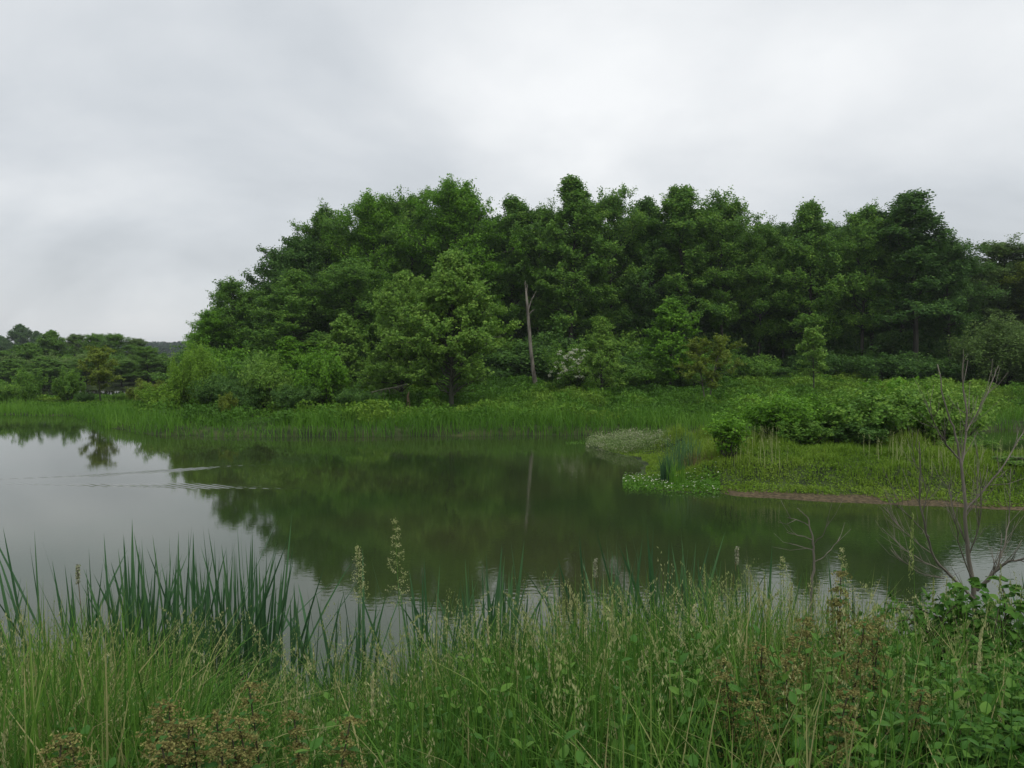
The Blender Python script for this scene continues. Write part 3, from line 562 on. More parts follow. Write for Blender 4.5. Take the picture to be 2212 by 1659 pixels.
def blades(acc, X_, Y_, Z_, Hh, Wd, tint, lean=.35, seg=4, r=rng, curve=1.0, tip=.0):
    n = len(X_); Hh = np.broadcast_to(Hh, (n,)); Wd = np.broadcast_to(Wd, (n,)); az = r.random(n) * 6.283; ln = np.abs(r.normal(size=n)) * lean
    fa_ = az + np.pi / 2 + r.normal(size=n) * .6; dx, dy = np.cos(az), np.sin(az); sx_, sy_ = np.cos(fa_), np.sin(fa_)
    rows = []
    for i in range(seg + 1):
        t = i / seg; off = ln * Hh * (t ** (1 + curve)); zz_ = Hh * t * (1 - .35 * ln * t ** 2); wv = Wd * (1 - t ** 2.2) * .5 + Wd * .02
        c = np.stack([X_ + dx * off, Y_ + dy * off, Z_ + zz_], 1); sd_ = np.stack([sx_ * wv, sy_ * wv, 0 * wv], 1)
        if i < seg: rows += [c - sd_, c + sd_]
        else: rows += [c]
    V = np.stack(rows, 1); f = [(2 * i, 2 * i + 1, 2 * i + 3, 2 * i + 2) for i in range(seg - 1)] + [(2 * seg - 2, 2 * seg - 1, 2 * seg)]
    tt = np.stack([np.clip(tint + .12 * (i // 2) / seg, 0, 1) for i in range(V.shape[1])], 1)
    acc.add(V, f, tt)
def scatter(n, x0, x1, y0, y1, r=rng):
    x = r.uniform(x0, x1, n); y = r.uniform(y0, y1, n); k = np.abs(x) < .72 * y + 4; return x[k], y[k]
# reeds along the far shore
a = Acc(); x, y = scatter(260000, -34, 34, 31, 52); h, sn, sf, sp = height(x, y, True); dn = fbm(x, y, .5, 2)
k = (sf > -.25) & (sf < 1.3 + 2.4 * dn) & (rng.random(len(x)) < .5 * np.clip(1.3 - y / 80, .4, 1)) & (noise(x, y, 1.6) + .5 * rng.random(len(x)) > .38); x, y, h, dn = x[k], y[k], h[k], dn[k]
blades(a, x, y, h - .05, rng.uniform(.5, .95, len(x)) * (.15 + 1.1 * dn + .45 * (fbm(x, y, .22, 2) - .2)) , .026, np.clip(dn * .8 + (fbm(x + 3, y, .35, 2) - .5) * 1.1 + rng.random(len(x)) * .45 - .22, 0, 1), .42, 3)
x, y = scatter(90000, -52, -18, 32, 70); h, sn, sf, sp = height(x, y, True); k = (sf > .1) & (rng.random(len(x)) < .55); x, y, h = x[k], y[k], h[k]; dn = fbm(x, y, .4, 2)
blades(a, x, y, h - .05, rng.uniform(.35, .8, len(x)) * (.4 + .8 * dn) * np.interp(y, [38, 46, 55], [1, .6, .3]), .032, np.clip(dn * .8 + rng.random(len(x)) * .4 - .1, 0, 1), .3, 3)
tag(link('shore_reeds', a.mesh('shore_reeds'), GR['reed']), "bright green reedy grass fringing the far shore", 'reeds', kind='stuff')
# meadow on the far bank
a = Acc(); x, y = scatter(330000, -36, 46, 33, 62); h, sn, sf, sp = height(x, y, True); k = (sf > 1.2); x, y, h = x[k], y[k], h[k]
big = fbm(x, y, .22, 3); cl_ = fbm(x, y, 1.1, 2); cl_ = np.clip(cl_ * 2.0 - .5, 0, 1); hg = (.10 + .75 * cl_) * (.5 + .7 * big) * np.where((x < -15) & (y > 42), .35, 1); zt = h + hg * rng.random(len(x)) ** .5
ylw = np.clip((x - 13) / 10, 0, 1) * .28
leaves(a, np.stack([x, y, zt], 1), rng.uniform(.07, .17, len(x)) * (.7 + .9 * cl_), np.clip((big - .5) * 1.3 + (noise(x + 7, y, .8) - .5) * .7 + .22 + ylw + rng.random(len(x)) * .25, 0, 1), .6, wide=.28)
k = rng.random(len(x)) < .35; blades(a, x[k], y[k], h[k], hg[k] * rng.uniform(.7, 1.35, k.sum()), .03, np.clip(big[k] * .8 + ylw[k] + rng.random(k.sum()) * .3 - .1, 0, 1), .3, 3)
tag(link('meadow_plants', a.mesh('meadow_plants'), GR['meadow']), "rank green meadow growth on the bank in front of the wood", 'meadow', kind='stuff')

# --- peninsula
a = Acc(); x, y = scatter(420000, 3, 30, 15.5, 30); h, sn, sf, sp = height(x, y, True); dn = fbm(x, y, .7, 3)
k = (sp > -.02 + .62 * noise(x, y, 1.1) * (x > 4.9) * (y < 20)) & (h > .012); x, y, h, dn, sp = x[k], y[k], h[k], dn[k], sp[k]
tall = np.clip((sp - 1.1) / .8, 0, 1) * np.clip((x - 4.4) / .8, 0, 1) * (1 - .85 * np.clip((x - 11.0) / 1.5, 0, 1) * np.clip((y - 19.5) / 1.5, 0, 1)); pt = np.clip(fbm(x + 9, y, 1.7, 2) * 2.2 - .7, 0, 1); hg = .04 + .10 * dn * pt + tall * (.05 + .42 * pt * dn)
k = rng.random(len(x)) < np.where(tall > .3, .5, .75)
blades(a, x[k], y[k], h[k] - .02, hg[k] * rng.uniform(.5, 1.4, k.sum()), .018, np.clip(dn[k] * .9 - .1 + rng.random(k.sum()) * .4, 0, 1), .45, 2)
leaves(a, np.stack([x, y, h + hg * .5 * rng.random(len(x))], 1)[::2], rng.uniform(.03, .07, len(x))[::2], np.clip(dn + rng.random(len(x)) * .3 - .2, 0, 1)[::2], .8)
tag(link('peninsula_turf', a.mesh('peninsula_turf'), GR['turf']), "yellow-green turf and tufts covering the low peninsula", 'grass', kind='stuff')
def seedheads(acc, X_, Y_, Zt, ln, r, size=.012, n=16, droop=.3, spread=.10):
    m = len(X_); t = r.random((m, n)); az = r.random((m, 1)) * 6.28; s = spread * (1 - t * .75)
    a2 = r.random((m, n)) * 6.28
    px = X_[:, None] + np.cos(az) * droop * ln[:, None] * t ** 2 + np.cos(a2) * s * ln[:, None]; py = Y_[:, None] + np.sin(az) * droop * ln[:, None] * t ** 2 + np.sin(a2) * s * ln[:, None]
    pz = Zt[:, None] + ln[:, None] * (t * (1 - .25 * droop * t)); c = np.stack([px, py, pz], -1).reshape(-1, 3)
    L1 = np.repeat(size * (r.uniform(.7, 1.4, m)), n); d = unit(r.normal(size=(len(c), 3)) * .35 + np.array([0, 0, 1.])); sdd = unit(np.cross(d, r.normal(size=(len(c), 3)))) 
    L1 = L1[:, None]; V = np.stack([c - d * L1, c + sdd * L1 * .3, c + d * L1, c - sdd * L1 * .3], 1); acc.add(V, [(0, 1, 2, 3)], np.repeat(r.random(m), n) * .7 + r.random(len(c)) * .3)
a = Acc(); x, y = scatter(700, 5.4, 12, 17.5, 23); h, sn, sf, sp = height(x, y, True); k = (sp > 1.6) & (sp < 3.6) & (fbm(x, y, .8, 2) > .45); x, y, h = x[k], y[k], h[k]
hh = rng.uniform(.35, .65, len(x)); blades(a, x, y, h, hh, .012, .3 + rng.random(len(x)) * .3, .1, 2); seedheads(a, x, y, h + hh * .85, np.full(len(x), .12), rng, .014, 7)
tag(link('seeding_grass', a.mesh('seeding_grass'), GR['seed']), "pale seeding grass in front of the peninsula bushes", 'grass', kind='stuff')
for k_, u, tv, d, rd, mt, lb in (
  ('sm', 1575, 893, 20.3, .50, 'bright', "small upright bush standing apart at the left end of the peninsula bushes"),
  ('b3', 1690, 850, 23.2, 1.35, 'bright', "leftmost of the large rounded bushes on the peninsula"),
  ('b3', 1790, 868, 23.6, 1.15, 'bright', "low bush in the dip between the large peninsula bushes"),
  ('b3', 1885, 838, 22.8, 1.5, 'alder', "large dark bush in the middle of the peninsula"),
  ('b4', 1950, 822, 24.2, 1.1, 'bright', "tallest fresh green bush on the peninsula"),
  ('b3', 2030, 828, 23.2, 1.3, 'light', "light green bush at the right end of the peninsula row"),
  ('b4', 1740, 905, 22.0, .8, 'alder', "low dark bush in front of the leftmost rounded bush"),
  ('b4', 1850, 912, 21.9, .9, 'dark', "low dark bush in front of the middle peninsula bush"),
  ('b4', 2090, 945, 21, .7, 'alder', "small bush behind the bare shrub on the peninsula"),
  ('b4', 2200, 985, 18.6, .62, 'alder', "small dark bush by the right edge near the muddy beach"),
  ('b3', 2330, 940, 20, 1.1, 'alder', "bush on the peninsula beyond the right edge of the picture")):
    bush(k_, u, tv, d, rd, mt, lb, 'bushes on the peninsula')
# rush clump, reed clump, dock
def clump(name, label, cat, u, d, topv, n, spread, wdt, mat, lean, partname='blades', group=None, seed=0, seg=4, tb=.3):
    r = np.random.default_rng(seed); X0 = xat(u, d); z0 = max(hz_at(X0, d), -.25); Ht = zat(topv, d) - z0
    t = thing(name, label, cat, (X0, d, z0), 0, group); a = Acc(); rr_ = np.sqrt(r.random(n)) * spread; th = r.random(n) * 6.28
    blades(a, np.cos(th) * rr_, np.sin(th) * rr_, np.zeros(n), Ht * r.uniform(.55, 1.03, n), wdt, np.clip(tb + r.random(n) * .4, 0, 1), lean, seg, r); link(partname, a.mesh(partname), mat, t); return t
clump('rush_clump', "dark tight clump of rushes on the peninsula tip", 'rushes', 1443, 19.6, 972, 240, .17, .010, GR['cattail'], .22, seed=1, tb=.1)
clump('reed_clump', "tall blue-green reeds standing at the left of the small upright bush", 'reeds', 1475, 21.0, 905, 110, .48, .018, GR['cattail'], .28, seed=2, tb=.45)
clump('dock_plant', "rusty reddish tangle of dry dock between the reeds and the small bush", 'dock', 1512, 20.6, 965, 130, .45, .010, GR['dryred'], .7, seed=3)
clump('reed_tuft', "thin light reeds leaning beside the rush clump", 'reeds', 1462, 19.2, 985, 60, .22, .014, GR['reed'], .22, seed=4)
# pale mound of flowers and white water flowers
a = Acc(); u0 = rng.uniform(1265, 1450, 30000); v0 = rng.uniform(938, 982, 30000); q = np.array([G(a_, b_)[:2] for a_, b_ in zip(u0[:14000], v0[:14000])])
x, y = q[:, 0], q[:, 1]; h, sn, sf, sp = height(x, y, True); m = np.exp(-((x - xat(1360, 27)) / 1.5) ** 2); k = (sp > -.05); x, y, h, m = x[k], y[k], h[k], m[k]
leaves(a, np.stack([x, y, h + (.08 + .26 * m) * (.4 + .9 * fbm(x, y, 2.5, 2)) * rng.random(len(x)) ** 1.1 * 1.25], 1), .05, np.clip(rng.random(len(x)) * .55 + .75 * fbm(x, y, 2., 2) - .25, 0, 1), .6)
tag(link('pale_flowers', a.mesh('pale_flowers'), GR['pale']), "pale greyish flowering mound on the tip of the peninsula", 'wildflowers', kind='stuff')
a = Acc(); b2 = Acc(); nq = 6000; t_ = rng.random(nq); uu = 1345 + t_ * 210; vv = 1043 + t_ * 12 + rng.normal(size=nq) * 7
q = np.array([G(a_, b_)[:2] for a_, b_ in zip(uu, vv)]); hq = np.maximum(height(q[:, 0], q[:, 1]), 0) + .02
leaves(a, np.column_stack([q, hq + rng.random(nq) * .05]), .05, rng.random(nq) * .6 + .2, .8)
kk = (rng.random(nq) < .032) & (noise(q[:, 0], q[:, 1], 2.2) > .3); leaves(b2, np.column_stack([q[kk], hq[kk] + .07]), .042, rng.random(kk.sum()), 1.5)
u3 = np.concatenate([rng.uniform(1222, 1262, 130), rng.uniform(1530, 1560, 60)]); v3 = np.concatenate([rng.normal(957, 2, 130), rng.normal(1052, 5, 60)]); q3 = np.array([G(a_, b_)[:2] for a_, b_ in zip(u3, v3)])
leaves(a, np.column_stack([q3, np.full(len(q3), .015)]), .05, rng.random(len(q3)), 1.5)
tag(link('water_plants', a.mesh('water_plants'), GR['reed']), "low green water plants matted along the peninsula's near shore", 'water plants', kind='stuff')
tag(link('white_flowers', b2.mesh('white_flowers'), white), "small white flowers dotting the water plants at the peninsula shore", 'wildflowers', kind='stuff')

# ------------------------------------------------------------------ near bank
def near_scatter(n, y0=1.2, y1=5.6, r=rng):
    y = r.uniform(y0, y1, n); x = r.uniform(-1, 1, n) * (.72 * y1 + 1.8); k = np.abs(x) < .72 * y + 1.6; x, y = x[k], y[k]; h, sn, _, _ = height(x, y, True); k = sn > -.12; return x[k], y[k], h[k], sn[k]
a = Acc(); x, y, h, sn = near_scatter(165000); dn = fbm(x, y, .9, 2); right = 1 / (1 + np.exp(-(x / y - .30 - .05 * np.clip(y - 3, 0, 2)) * 12))
k = rng.random(len(x)) < (1 - .52 * right) * np.clip(.35 + dn, 0, 1); x, y, h, sn, dn = x[k], y[k], h[k], sn[k], dn[k]
hh = rng.uniform(.4, 1.25, len(x)) * (1 + .03 * (x > -.3) * (y > 3)) * (1 - .18 * right[k]) * (.60 + .6 * dn) * np.interp(y, [1.2, 2.2, 3.2, 4.5, 5.5], [.60, .80, 1.05, 1.25, 1.15])
blades(a, x, y, h, hh, rng.uniform(.0045, .0135, len(x)), np.where(rng.random(len(x)) < .03, .92, np.clip(dn * .5 + (noise(x, y, 2.5) - .5) * .4 + rng.random(len(x)) ** 1.5 * .6 - .05, 0, .8)), .5, 5)
x, y, h, sn = near_scatter(9000); blades(a, x, y, h, rng.uniform(.1, .5, len(x)), rng.uniform(.003, .008, len(x)), .7 + .3 * rng.random(len(x)), 1.1, 4)
tag(link('bank_grass', a.mesh('bank_grass'), GR['tall']), "long green grass covering the near bank in the foreground", 'grass', kind='stuff')
# flowering stalks
a = Acc(); s_ = Acc(); x, y, h, sn = near_scatter(5200, 2.2, 5.5); dn = noise(x, y, 1.1); right = 1 / (1 + np.exp(-(x / y - .48) * 14)); k = rng.random(len(x)) < (.25 + .9 * dn) * (1 - .8 * right); x, y, h = x[k], y[k], h[k]
n = len(x); hh = rng.uniform(.75, 1.28, n) * np.interp(y, [2.2, 3.2, 4.2, 5.5], [.55, .80, 1.02, 1.08]); az = rng.random(n) * 6.28; ln = np.abs(rng.normal(size=n)) * .12
for i in range(n):
    t = np.linspace(0, 1, 5); ox = np.cos(az[i]) * ln[i] * hh[i] * t ** 2; oy = np.sin(az[i]) * ln[i] * hh[i] * t ** 2
    s_.tube(np.stack([x[i] + ox, y[i] + oy, h[i] + hh[i] * t], 1), np.linspace(.0016, .0009, 5), 3, tint=.55 + rng.random() * .3, cap=False)
ex, ey = x + np.cos(az) * ln * hh, y + np.sin(az) * ln * hh; typ = rng.random(n)
k = typ < .55; seedheads(a, ex[k], ey[k], h[k] + hh[k] - .10, rng.uniform(.14, .24, k.sum()), rng, .0075, 42, .5, .07)
k = (typ >= .55) & (typ < .85); seedheads(a, ex[k], ey[k], h[k] + hh[k] - .10, rng.uniform(.18, .30, k.sum()), rng, .006, 46, .4, .22)
k = typ >= .85; seedheads(a, ex[k], ey[k], h[k] + hh[k] - .06, rng.uniform(.10, .16, k.sum()), rng, .008, 60, .05, .035)
s_.tube  # stalks
tag(link('grass_stalks', s_.mesh('grass_stalks'), GR['tall']), "thin upright stalks of the flowering grass on the near bank", 'grass', kind='stuff')
tag(link('grass_seed_heads', a.mesh('grass_seed_heads'), GR['seed']), "pale straw-coloured seed heads nodding over the near bank", 'grass', kind='stuff')

# broad leaves: detailed leaf shape
def bigleaves(acc, base, dirv, nrm, Ln, wd, tint, droop=.25):
    dirv = unit(dirv); s = unit(np.cross(nrm, dirv)); nrm = np.cross(dirv, s); Ln = np.broadcast_to(Ln, (len(base),))[:, None]; rows = []
    for t, w_ in ((0, .04), (.18, .75), (.4, 1.0), (.65, .78), (.85, .4)):
        c = base + dirv * Ln * t - np.array([0, 0, 1.]) * Ln * droop * t * t
        rows += [c - s * Ln * wd * w_ * .5 + nrm * Ln * .05 * w_, c, c + s * Ln * wd * w_ * .5 + nrm * Ln * .05 * w_]
    rows.append(base + dirv * Ln - np.array([0, 0, 1.]) * Ln * droop); V = np.stack(rows, 1); f = []
    for i in range(4): f += [(3 * i, 3 * i + 1, 3 * i + 4, 3 * i + 3), (3 * i + 1, 3 * i + 2, 3 * i + 5, 3 * i + 4)]
    f += [(12, 13, 15), (13, 14, 15)]; acc.add(V, f, tint)
def herb_stems(acc_s, acc_l, X_, Y_, Z_, Hh, r, leafL=.06, wd=.55, pairs=7, tb=.0):
    n = len(X_); az0 = r.random(n) * 6.28; ln = r.normal(size=(n, 2)) * .10
    for i in range(n):
        t = np.linspace(0, 1, 4); acc_s.tube(np.stack([X_[i] + ln[i, 0] * Hh[i] * t ** 2, Y_[i] + ln[i, 1] * Hh[i] * t ** 2, Z_[i] + Hh[i] * t], 1), np.linspace(.0028, .0012, 4), 4, tint=.4, cap=False)
    for j in range(pairs):
        t = .25 + .75 * (j + .5) / pairs
        for sgn in (0, np.pi):
            az = az0 + j * np.pi / 2 + sgn + r.normal(size=n) * .2; b = np.stack([X_ + ln[:, 0] * Hh * t ** 2, Y_ + ln[:, 1] * Hh * t ** 2, Z_ + Hh * t], 1)
            el = r.uniform(-.1, .5, n) + .5 * t; d = np.stack([np.cos(az) * np.cos(el), np.sin(az) * np.cos(el), np.sin(el)], 1)
            bigleaves(acc_l, b, d, np.tile([0, 0, 1.], (n, 1)) + d * .01 + r.normal(size=(n, 3)) * .15, leafL * (1.25 - .6 * t) * r.uniform(.7, 1.2, n), wd, np.clip(tb + r.random(n) * .5 + .2 * t, 0, 1))
# general herb layer
sa = Acc(); la = Acc(); x, y, h, sn = near_scatter(6200, 1.2, 4.9); k = rng.random(len(x)) < np.clip(.05 + noise(x, y, 1.4) ** 1.5 * 1.3 + .4 * (x / y > .28), 0, 1); x, y, h = x[k], y[k], h[k]
herb_stems(sa, la, x, y, h, rng.uniform(.30, .85, len(x)) * np.interp(y, [1.2, 2.5, 4], [.75, 1, 1.15]), rng, .068, .5, 7)
n = 26000; x, y, h, sn = near_scatter(n, 1.2, 5.0); hh = rng.random(len(x)) ** 1.2 * .5; az = rng.random(len(x)) * 6.28; el = rng.uniform(-.2, .9, len(x)); d = np.stack([np.cos(az) * np.cos(el), np.sin(az) * np.cos(el), np.sin(el)], 1)
bigleaves(la, np.stack([x, y, h + hh], 1), d, np.tile([0, 0, 1.], (len(x), 1)) + rng.normal(size=(len(x), 3)) * .3, rng.uniform(.02, .06, len(x)), .6, np.clip(rng.random(len(x)) * .75, 0, 1))
tag(link('leafy_herbs', la.mesh('leafy_herbs'), GR['herb']), "leafy green weeds mixed through the grass of the near bank", 'weeds', kind='stuff')
tag(link('herb_stalks', sa.mesh('herb_stalks'), GR['herb']), "thin stalks of the leafy weeds on the near bank", 'weeds', kind='stuff')

# nettles with rusty flowers, each a thing
def make_nettle(seed, H=1.0):
    r = np.random.default_rng(seed); st_ = Acc(); lv = Acc(); fl_ = Acc(); ln = r.normal(size=2) * .06; t = np.linspace(0, 1, 8); az0 = r.random() * 6.28
    pos = lambda q: np.array([ln[0] * q * q * H, ln[1] * q * q * H, q * H]); st_.tube(np.array([pos(q) for q in t]), np.linspace(.0045, .002, 8), 5)
    pr = 17
    for j in range(pr):
        q = .15 + .85 * j / (pr - 1)
        for sg in (0, np.pi):
            az = az0 + j * np.pi / 2 + sg; L1 = .088 * (1.15 - .85 * q ** 2) * r.uniform(.7, 1.15); el = .25 + .6 * q + r.normal() * .15; d = np.array([[math.cos(az) * math.cos(el), math.sin(az) * math.cos(el), math.sin(el)]])
            bigleaves(lv, pos(q)[None] + d * .012, d, np.array([[0, 0, 1.]]) + r.normal(size=(1, 3)) * .12, L1, .55, np.array([r.random() * .6 + .2]), .75)
        if q > .22:
            m = int(125 * (1.15 - .4 * q)); k = 9
            for c_ in range(k):
                az = r.random() * 6.28; l2 = .080 * (1.2 - .65 * q) * r.uniform(.5, 1.25); tt = r.random(m // k * 2 + 3); e2 = r.uniform(-.5, .6)
                c = pos(q)[None] + np.stack([np.cos(az) * l2 * tt, np.sin(az) * l2 * tt, l2 * tt * math.sin(e2) - l2 * .5 * tt ** 2], 1) + r.normal(size=(len(tt), 3)) * .004; leaves(fl_, c, .0080, r.random(len(tt)), .2, r=r)
    return st_.mesh('stem', True), lv.mesh('foliage'), fl_.mesh('flowers')
NET = [make_nettle(40 + i) for i in range(5)]
nstem = leafmat('nettle_stems', [(0, (.035, .035, .020)), (1, (.06, .05, .03))], .7, 0)
RN = [(1540, 1500, 2.6), (1566, 1530, 2.4), (1640, 1440, 2.7), (1604, 1520, 2.35), (1700, 1400, 2.9), (1722, 1450, 2.6), (1716, 1510, 2.3), (1775, 1560, 2.1), (1820, 1320, 2.9), (1832, 1400, 2.6), (1842, 1470, 2.7), (1880, 1400, 2.85), (1790, 1480, 2.8), (1668, 1560, 2.2), (1900, 1420, 3.0), (1955, 1530, 2.4), (1765, 1420, 3.0), (1850, 1360, 2.95), (1750, 1500, 2.5), (1600, 1450, 2.9)]
ords = ['first', 'second', 'third', 'fourth', 'fifth', 'sixth', 'seventh', 'eighth', 'ninth', 'tenth', 'eleventh', 'twelfth', 'thirteenth', 'fourteenth', 'fifteenth', 'sixteenth', 'seventeenth', 'eighteenth', 'nineteenth', 'twentieth']
LN = [(210, 1590, 2.0), (300, 1560, 2.1), (350, 1520, 2.2), (365, 1560, 2.0), (440, 1560, 2.05), (480, 1590, 1.95), (500, 1540, 2.2), (540, 1570, 2.05), (578, 1500, 2.3), (575, 1570, 2.0), (85, 1600, 1.95), (660, 1550, 2.2), (680, 1590, 2.0), (410, 1605, 1.9), (320, 1600, 1.9)]
for lst, where, grp in ((sorted(RN), "in the foreground clump at lower right", 'rusty nettles at lower right'), (sorted(LN), "along the bottom edge at lower left", 'rusty nettles at lower left')):
    for i, (u, tv, d) in enumerate(lst):
        X0 = xat(u, d); z0 = hz_at(X0, d); Ht = max(zat(tv, d) - z0, .35) * (1.14 if u > 1000 else 1.03); ms = NET[i % 5]
        t = thing('nettle', "flowering nettle with rusty tassels, %s from the left %s" % (ords[i], where), 'nettle', (X0, d, z0), random.random() * 6.28, grp, (1.0, 1.0, Ht))
        link('stem', ms[0], nstem, t); link('foliage', ms[1], GR['nettle'], t); link('flowers', ms[2], GR['nflower'], t)

# brambles on the right
def make_bramble(seed, H, Rd, n=1500, L1=.065):
    r = np.random.default_rng(seed); sa = Acc(); la = Acc()
    for k in range(26):
        az = r.random() * 6.28; rd = Rd * r.uniform(.3, 1.1); t = np.linspace(0, 1, 7); hh = H * r.uniform(.6, 1.1)
        p = np.stack([np.cos(az) * rd * t, np.sin(az) * rd * t, hh * np.sin(t * r.uniform(1.4, 2.4)) - .03], 1); sa.tube(p, np.linspace(.0045, .002, 7), 4)
    m = n; th = r.random(m) * 6.28; q = np.sqrt(r.random(m)); hh = H * (1 - .5 * q ** 2) * (.35 + .65 * r.random(m) ** .6) * (.75 + .4 * noise(np.cos(th) * q * 3, np.sin(th) * q * 3, 1.))
    c = np.stack([np.cos(th) * q * Rd, np.sin(th) * q * Rd, hh], 1)
    for off, sc_ in ((0, 1), (1.35, .8), (-1.35, .8)):
        az = th + r.normal(size=m) * .0 + off; az = az + (r.random(m) if off == 0 else 0); el = r.uniform(-.2, .5, m); d = np.stack([np.cos(az) * np.cos(el), np.sin(az) * np.cos(el), np.sin(el)], 1)
        bigleaves(la, c, d, np.tile([0, 0, 1.], (m, 1)) + r.normal(size=(m, 3)) * .3, L1 * sc_ * r.uniform(.6, 1.2, m), .72, np.clip(r.random(m) * .6 + .25 * hh / H, 0, 1), .2)
    return sa.mesh('canes', True), la.mesh('foliage')
BR = [make_bramble(60, .8, .75), make_bramble(61, .7, .6), make_bramble(62, .6, .7, 1700, .055)]
for i, (u, tv, d, rd, b, lb) in enumerate(((2095, 1310, 4.7, .55, 0, "bramble thicket round the foot of the bare grey shrub"), (2195, 1300, 4.3, .6, 1, "bramble at the right edge level with the bare shrub's foot"), (1985, 1325, 4.5, .55, 2, "leafy bramble left of the bare shrub's foot"),
     (2110, 1425, 3.6, .55, 0, "large bramble at the right, just in front of the shrub thicket"), (2010, 1470, 3.3, .50, 1, "bramble right of the tall rusty nettles"), (2200, 1480, 2.9, .50, 2, "bramble hugging the right edge at mid foreground height"),
     (2080, 1560, 2.4, .42, 2, "pale-leaved bramble low in the lower right corner"), (2190, 1600, 2.2, .40, 1, "bramble filling the lower right corner"), (1900, 1390, 4.0, .5, 2, "low bramble behind the tall rusty nettles"), (2420, 1380, 3.9, .7, 0, "bramble beyond the right edge of the picture"))):
    X0 = xat(u, d); z0 = hz_at(X0, d); Ht = max(zat(tv, d) - z0, .3); H0 = (.8, .7, .6)[b]; R0 = (.75, .6, .7)[b]
    t = thing('bramble_bush', lb, 'bramble', (X0, d, z0), i * 1.3, 'brambles at lower right', (rd / R0, rd / R0, Ht / H0)); link('canes', BR[b][0], nstem, t); link('foliage', BR[b][1], GR['bramble'], t)

# cattails, each clump a thing
def cattail(u, d, topv, n, spread, label, seed, lean=.13, seedhead=None):
    r = np.random.default_rng(seed); X0 = xat(u, d); z0 = max(hz_at(X0, d), -.35); Ht = zat(topv, d) - z0; t = thing('cattail', label, 'cattail', (X0, d, z0), 0, 'cattails along the near water edge')
    a = Acc(); az = r.random(n) * 6.28; ln = np.abs(r.normal(size=n)) * lean * 1.7 + .03; hh = Ht * r.uniform(.62, 1.0, n); hh[0] = Ht; seg = 10; rows = []; wd = r.uniform(.013, .023, n); fa_ = r.random(n) * 3.14; bx = r.normal(size=n) * spread * .35; by = r.normal(size=n) * spread * .35; bend = r.random(n) ** 3 * .5
    for i in range(seg + 1):
        q = i / seg; off = ln * hh * (q + bend * q ** 3); zz_ = hh * q - bend * ln * hh * q ** 3 * 1.2; wv = wd * .5 * min(1, (1 - q) * 6.5 + .03) * (1 if q > .1 else .8); f2 = fa_ + q * 1.2
        c = np.stack([bx + np.cos(az) * off, by + np.sin(az) * off, zz_], 1); s = np.stack([np.cos(f2) * wv, np.sin(f2) * wv, 0 * wv], 1); rows += [c - s, c + s]
    V = np.stack(rows, 1); a.add(V, [(2 * i, 2 * i + 1, 2 * i + 3, 2 * i + 2) for i in range(seg)], r.random(n) * .7); link('leaves', a.mesh('leaves'), GR['cattail'], t)
    if seedhead:
        p = P(*seedhead, d) - np.array([X0, d, z0]); a = Acc(); a.tube([(0, 0, 0), p * .5 + np.array([.01, 0, 0]), p], [.004, .003, .0025], 5); link('stalk', a.mesh('stalk'), GR['dryred'], t)
        a = Acc(); c = p + np.array([0, 0, 1.]) * r.uniform(-.06, .06, 260)[:, None] + r.normal(size=(260, 3)) * .006; leaves(a, c, .014, .5 + .5 * r.random(260), .1, r=r); link('seed_head', a.mesh('seed_head'), GR['pale'], t)
CT = [(-15, 5.2, 1205, 9, .1, "cattail clump cut by the left edge of the picture", .2, None), (100, 5.4, 1125, 11, .06, "lone sparse cattail fan second from the left edge", .16, None),
 (195, 5.4, 1190, 22, .2, "short thick cattail clump with a fluffy old seed head", .14, (168, 1240)), (285, 5.5, 1118, 34, .22, "dense dark cattail clump third from the left", .12, None), (340, 5.6, 1150, 28, .2, "cattail clump between the densest left clumps", .12, None),
 (395, 5.5, 1125, 34, .22, "dense cattail clump in the middle of the left stand", .13, None), (450, 5.7, 1170, 26, .2, "cattail clump right of the middle of the left stand", .12, None), (505, 5.6, 1135, 34, .2, "tall cattail clump near the right end of the left stand", .08, None),
 (550, 5.6, 1130, 24, .15, "last tall cattail clump ending the left stand", .06, None), (612, 5.5, 1225, 16, .18, "small thin cattail just right of the left stand", .14, None), (688, 5.4, 1250, 20, .22, "low cattail left of the tallest feathery grass stalk", .18, None),
 (775, 5.4, 1220, 22, .15, "cattail leaning right beside the tallest feathery grass stalk", .14, None), (925, 5.4, 1215, 20, .14, "cattail in the centre with two crossing leaves", .1, None), (1060, 5.7, 1165, 30, .18, "tall dense cattail clump left of picture centre", .09, None),
 (1110, 5.7, 1235, 18, .16, "lower cattail clump leaning on the tall one at picture centre", .16, None), (1195, 5.5, 1200, 18, .16, "sparse cattail between the two central clumps", .16, None), (1315, 5.6, 1150, 30, .2, "wide fan-shaped cattail clump right of centre with a fluffy head", .18, (1286, 1228)),
 (1432, 5.6, 1105, 26, .16, "tallest cattail clump right of centre", .08, None), (1385, 5.6, 1190, 24, .22, "lower cattail clump left of the tallest right one", .12, None), (1525, 5.7, 1148, 24, .14, "narrow cattail clump right of the tallest right one", .1, (1592, 1200)),
 (1632, 5.7, 1168, 16, .08, "slim upright cattail left of the little bare sapling", .06, None), (1690, 5.7, 1270, 12, .14, "low cattail at the foot of the little bare sapling", .1, None), (1850, 5.8, 1215, 8, .1, "thin cattail between the bare sapling and bare shrub", .08, None), (2300, 5.8, 1200, 20, .2, "cattail beyond the right edge of the picture", .1, None), (-120, 5.5, 1180, 20, .2, "cattail beyond the left edge of the picture", .1, None)]
for i, (u, d, tv, n, sp, lb, le, sh) in enumerate(CT): cattail(u, d, tv, int(n * 1.8), sp, lb, 80 + i, le, sh)

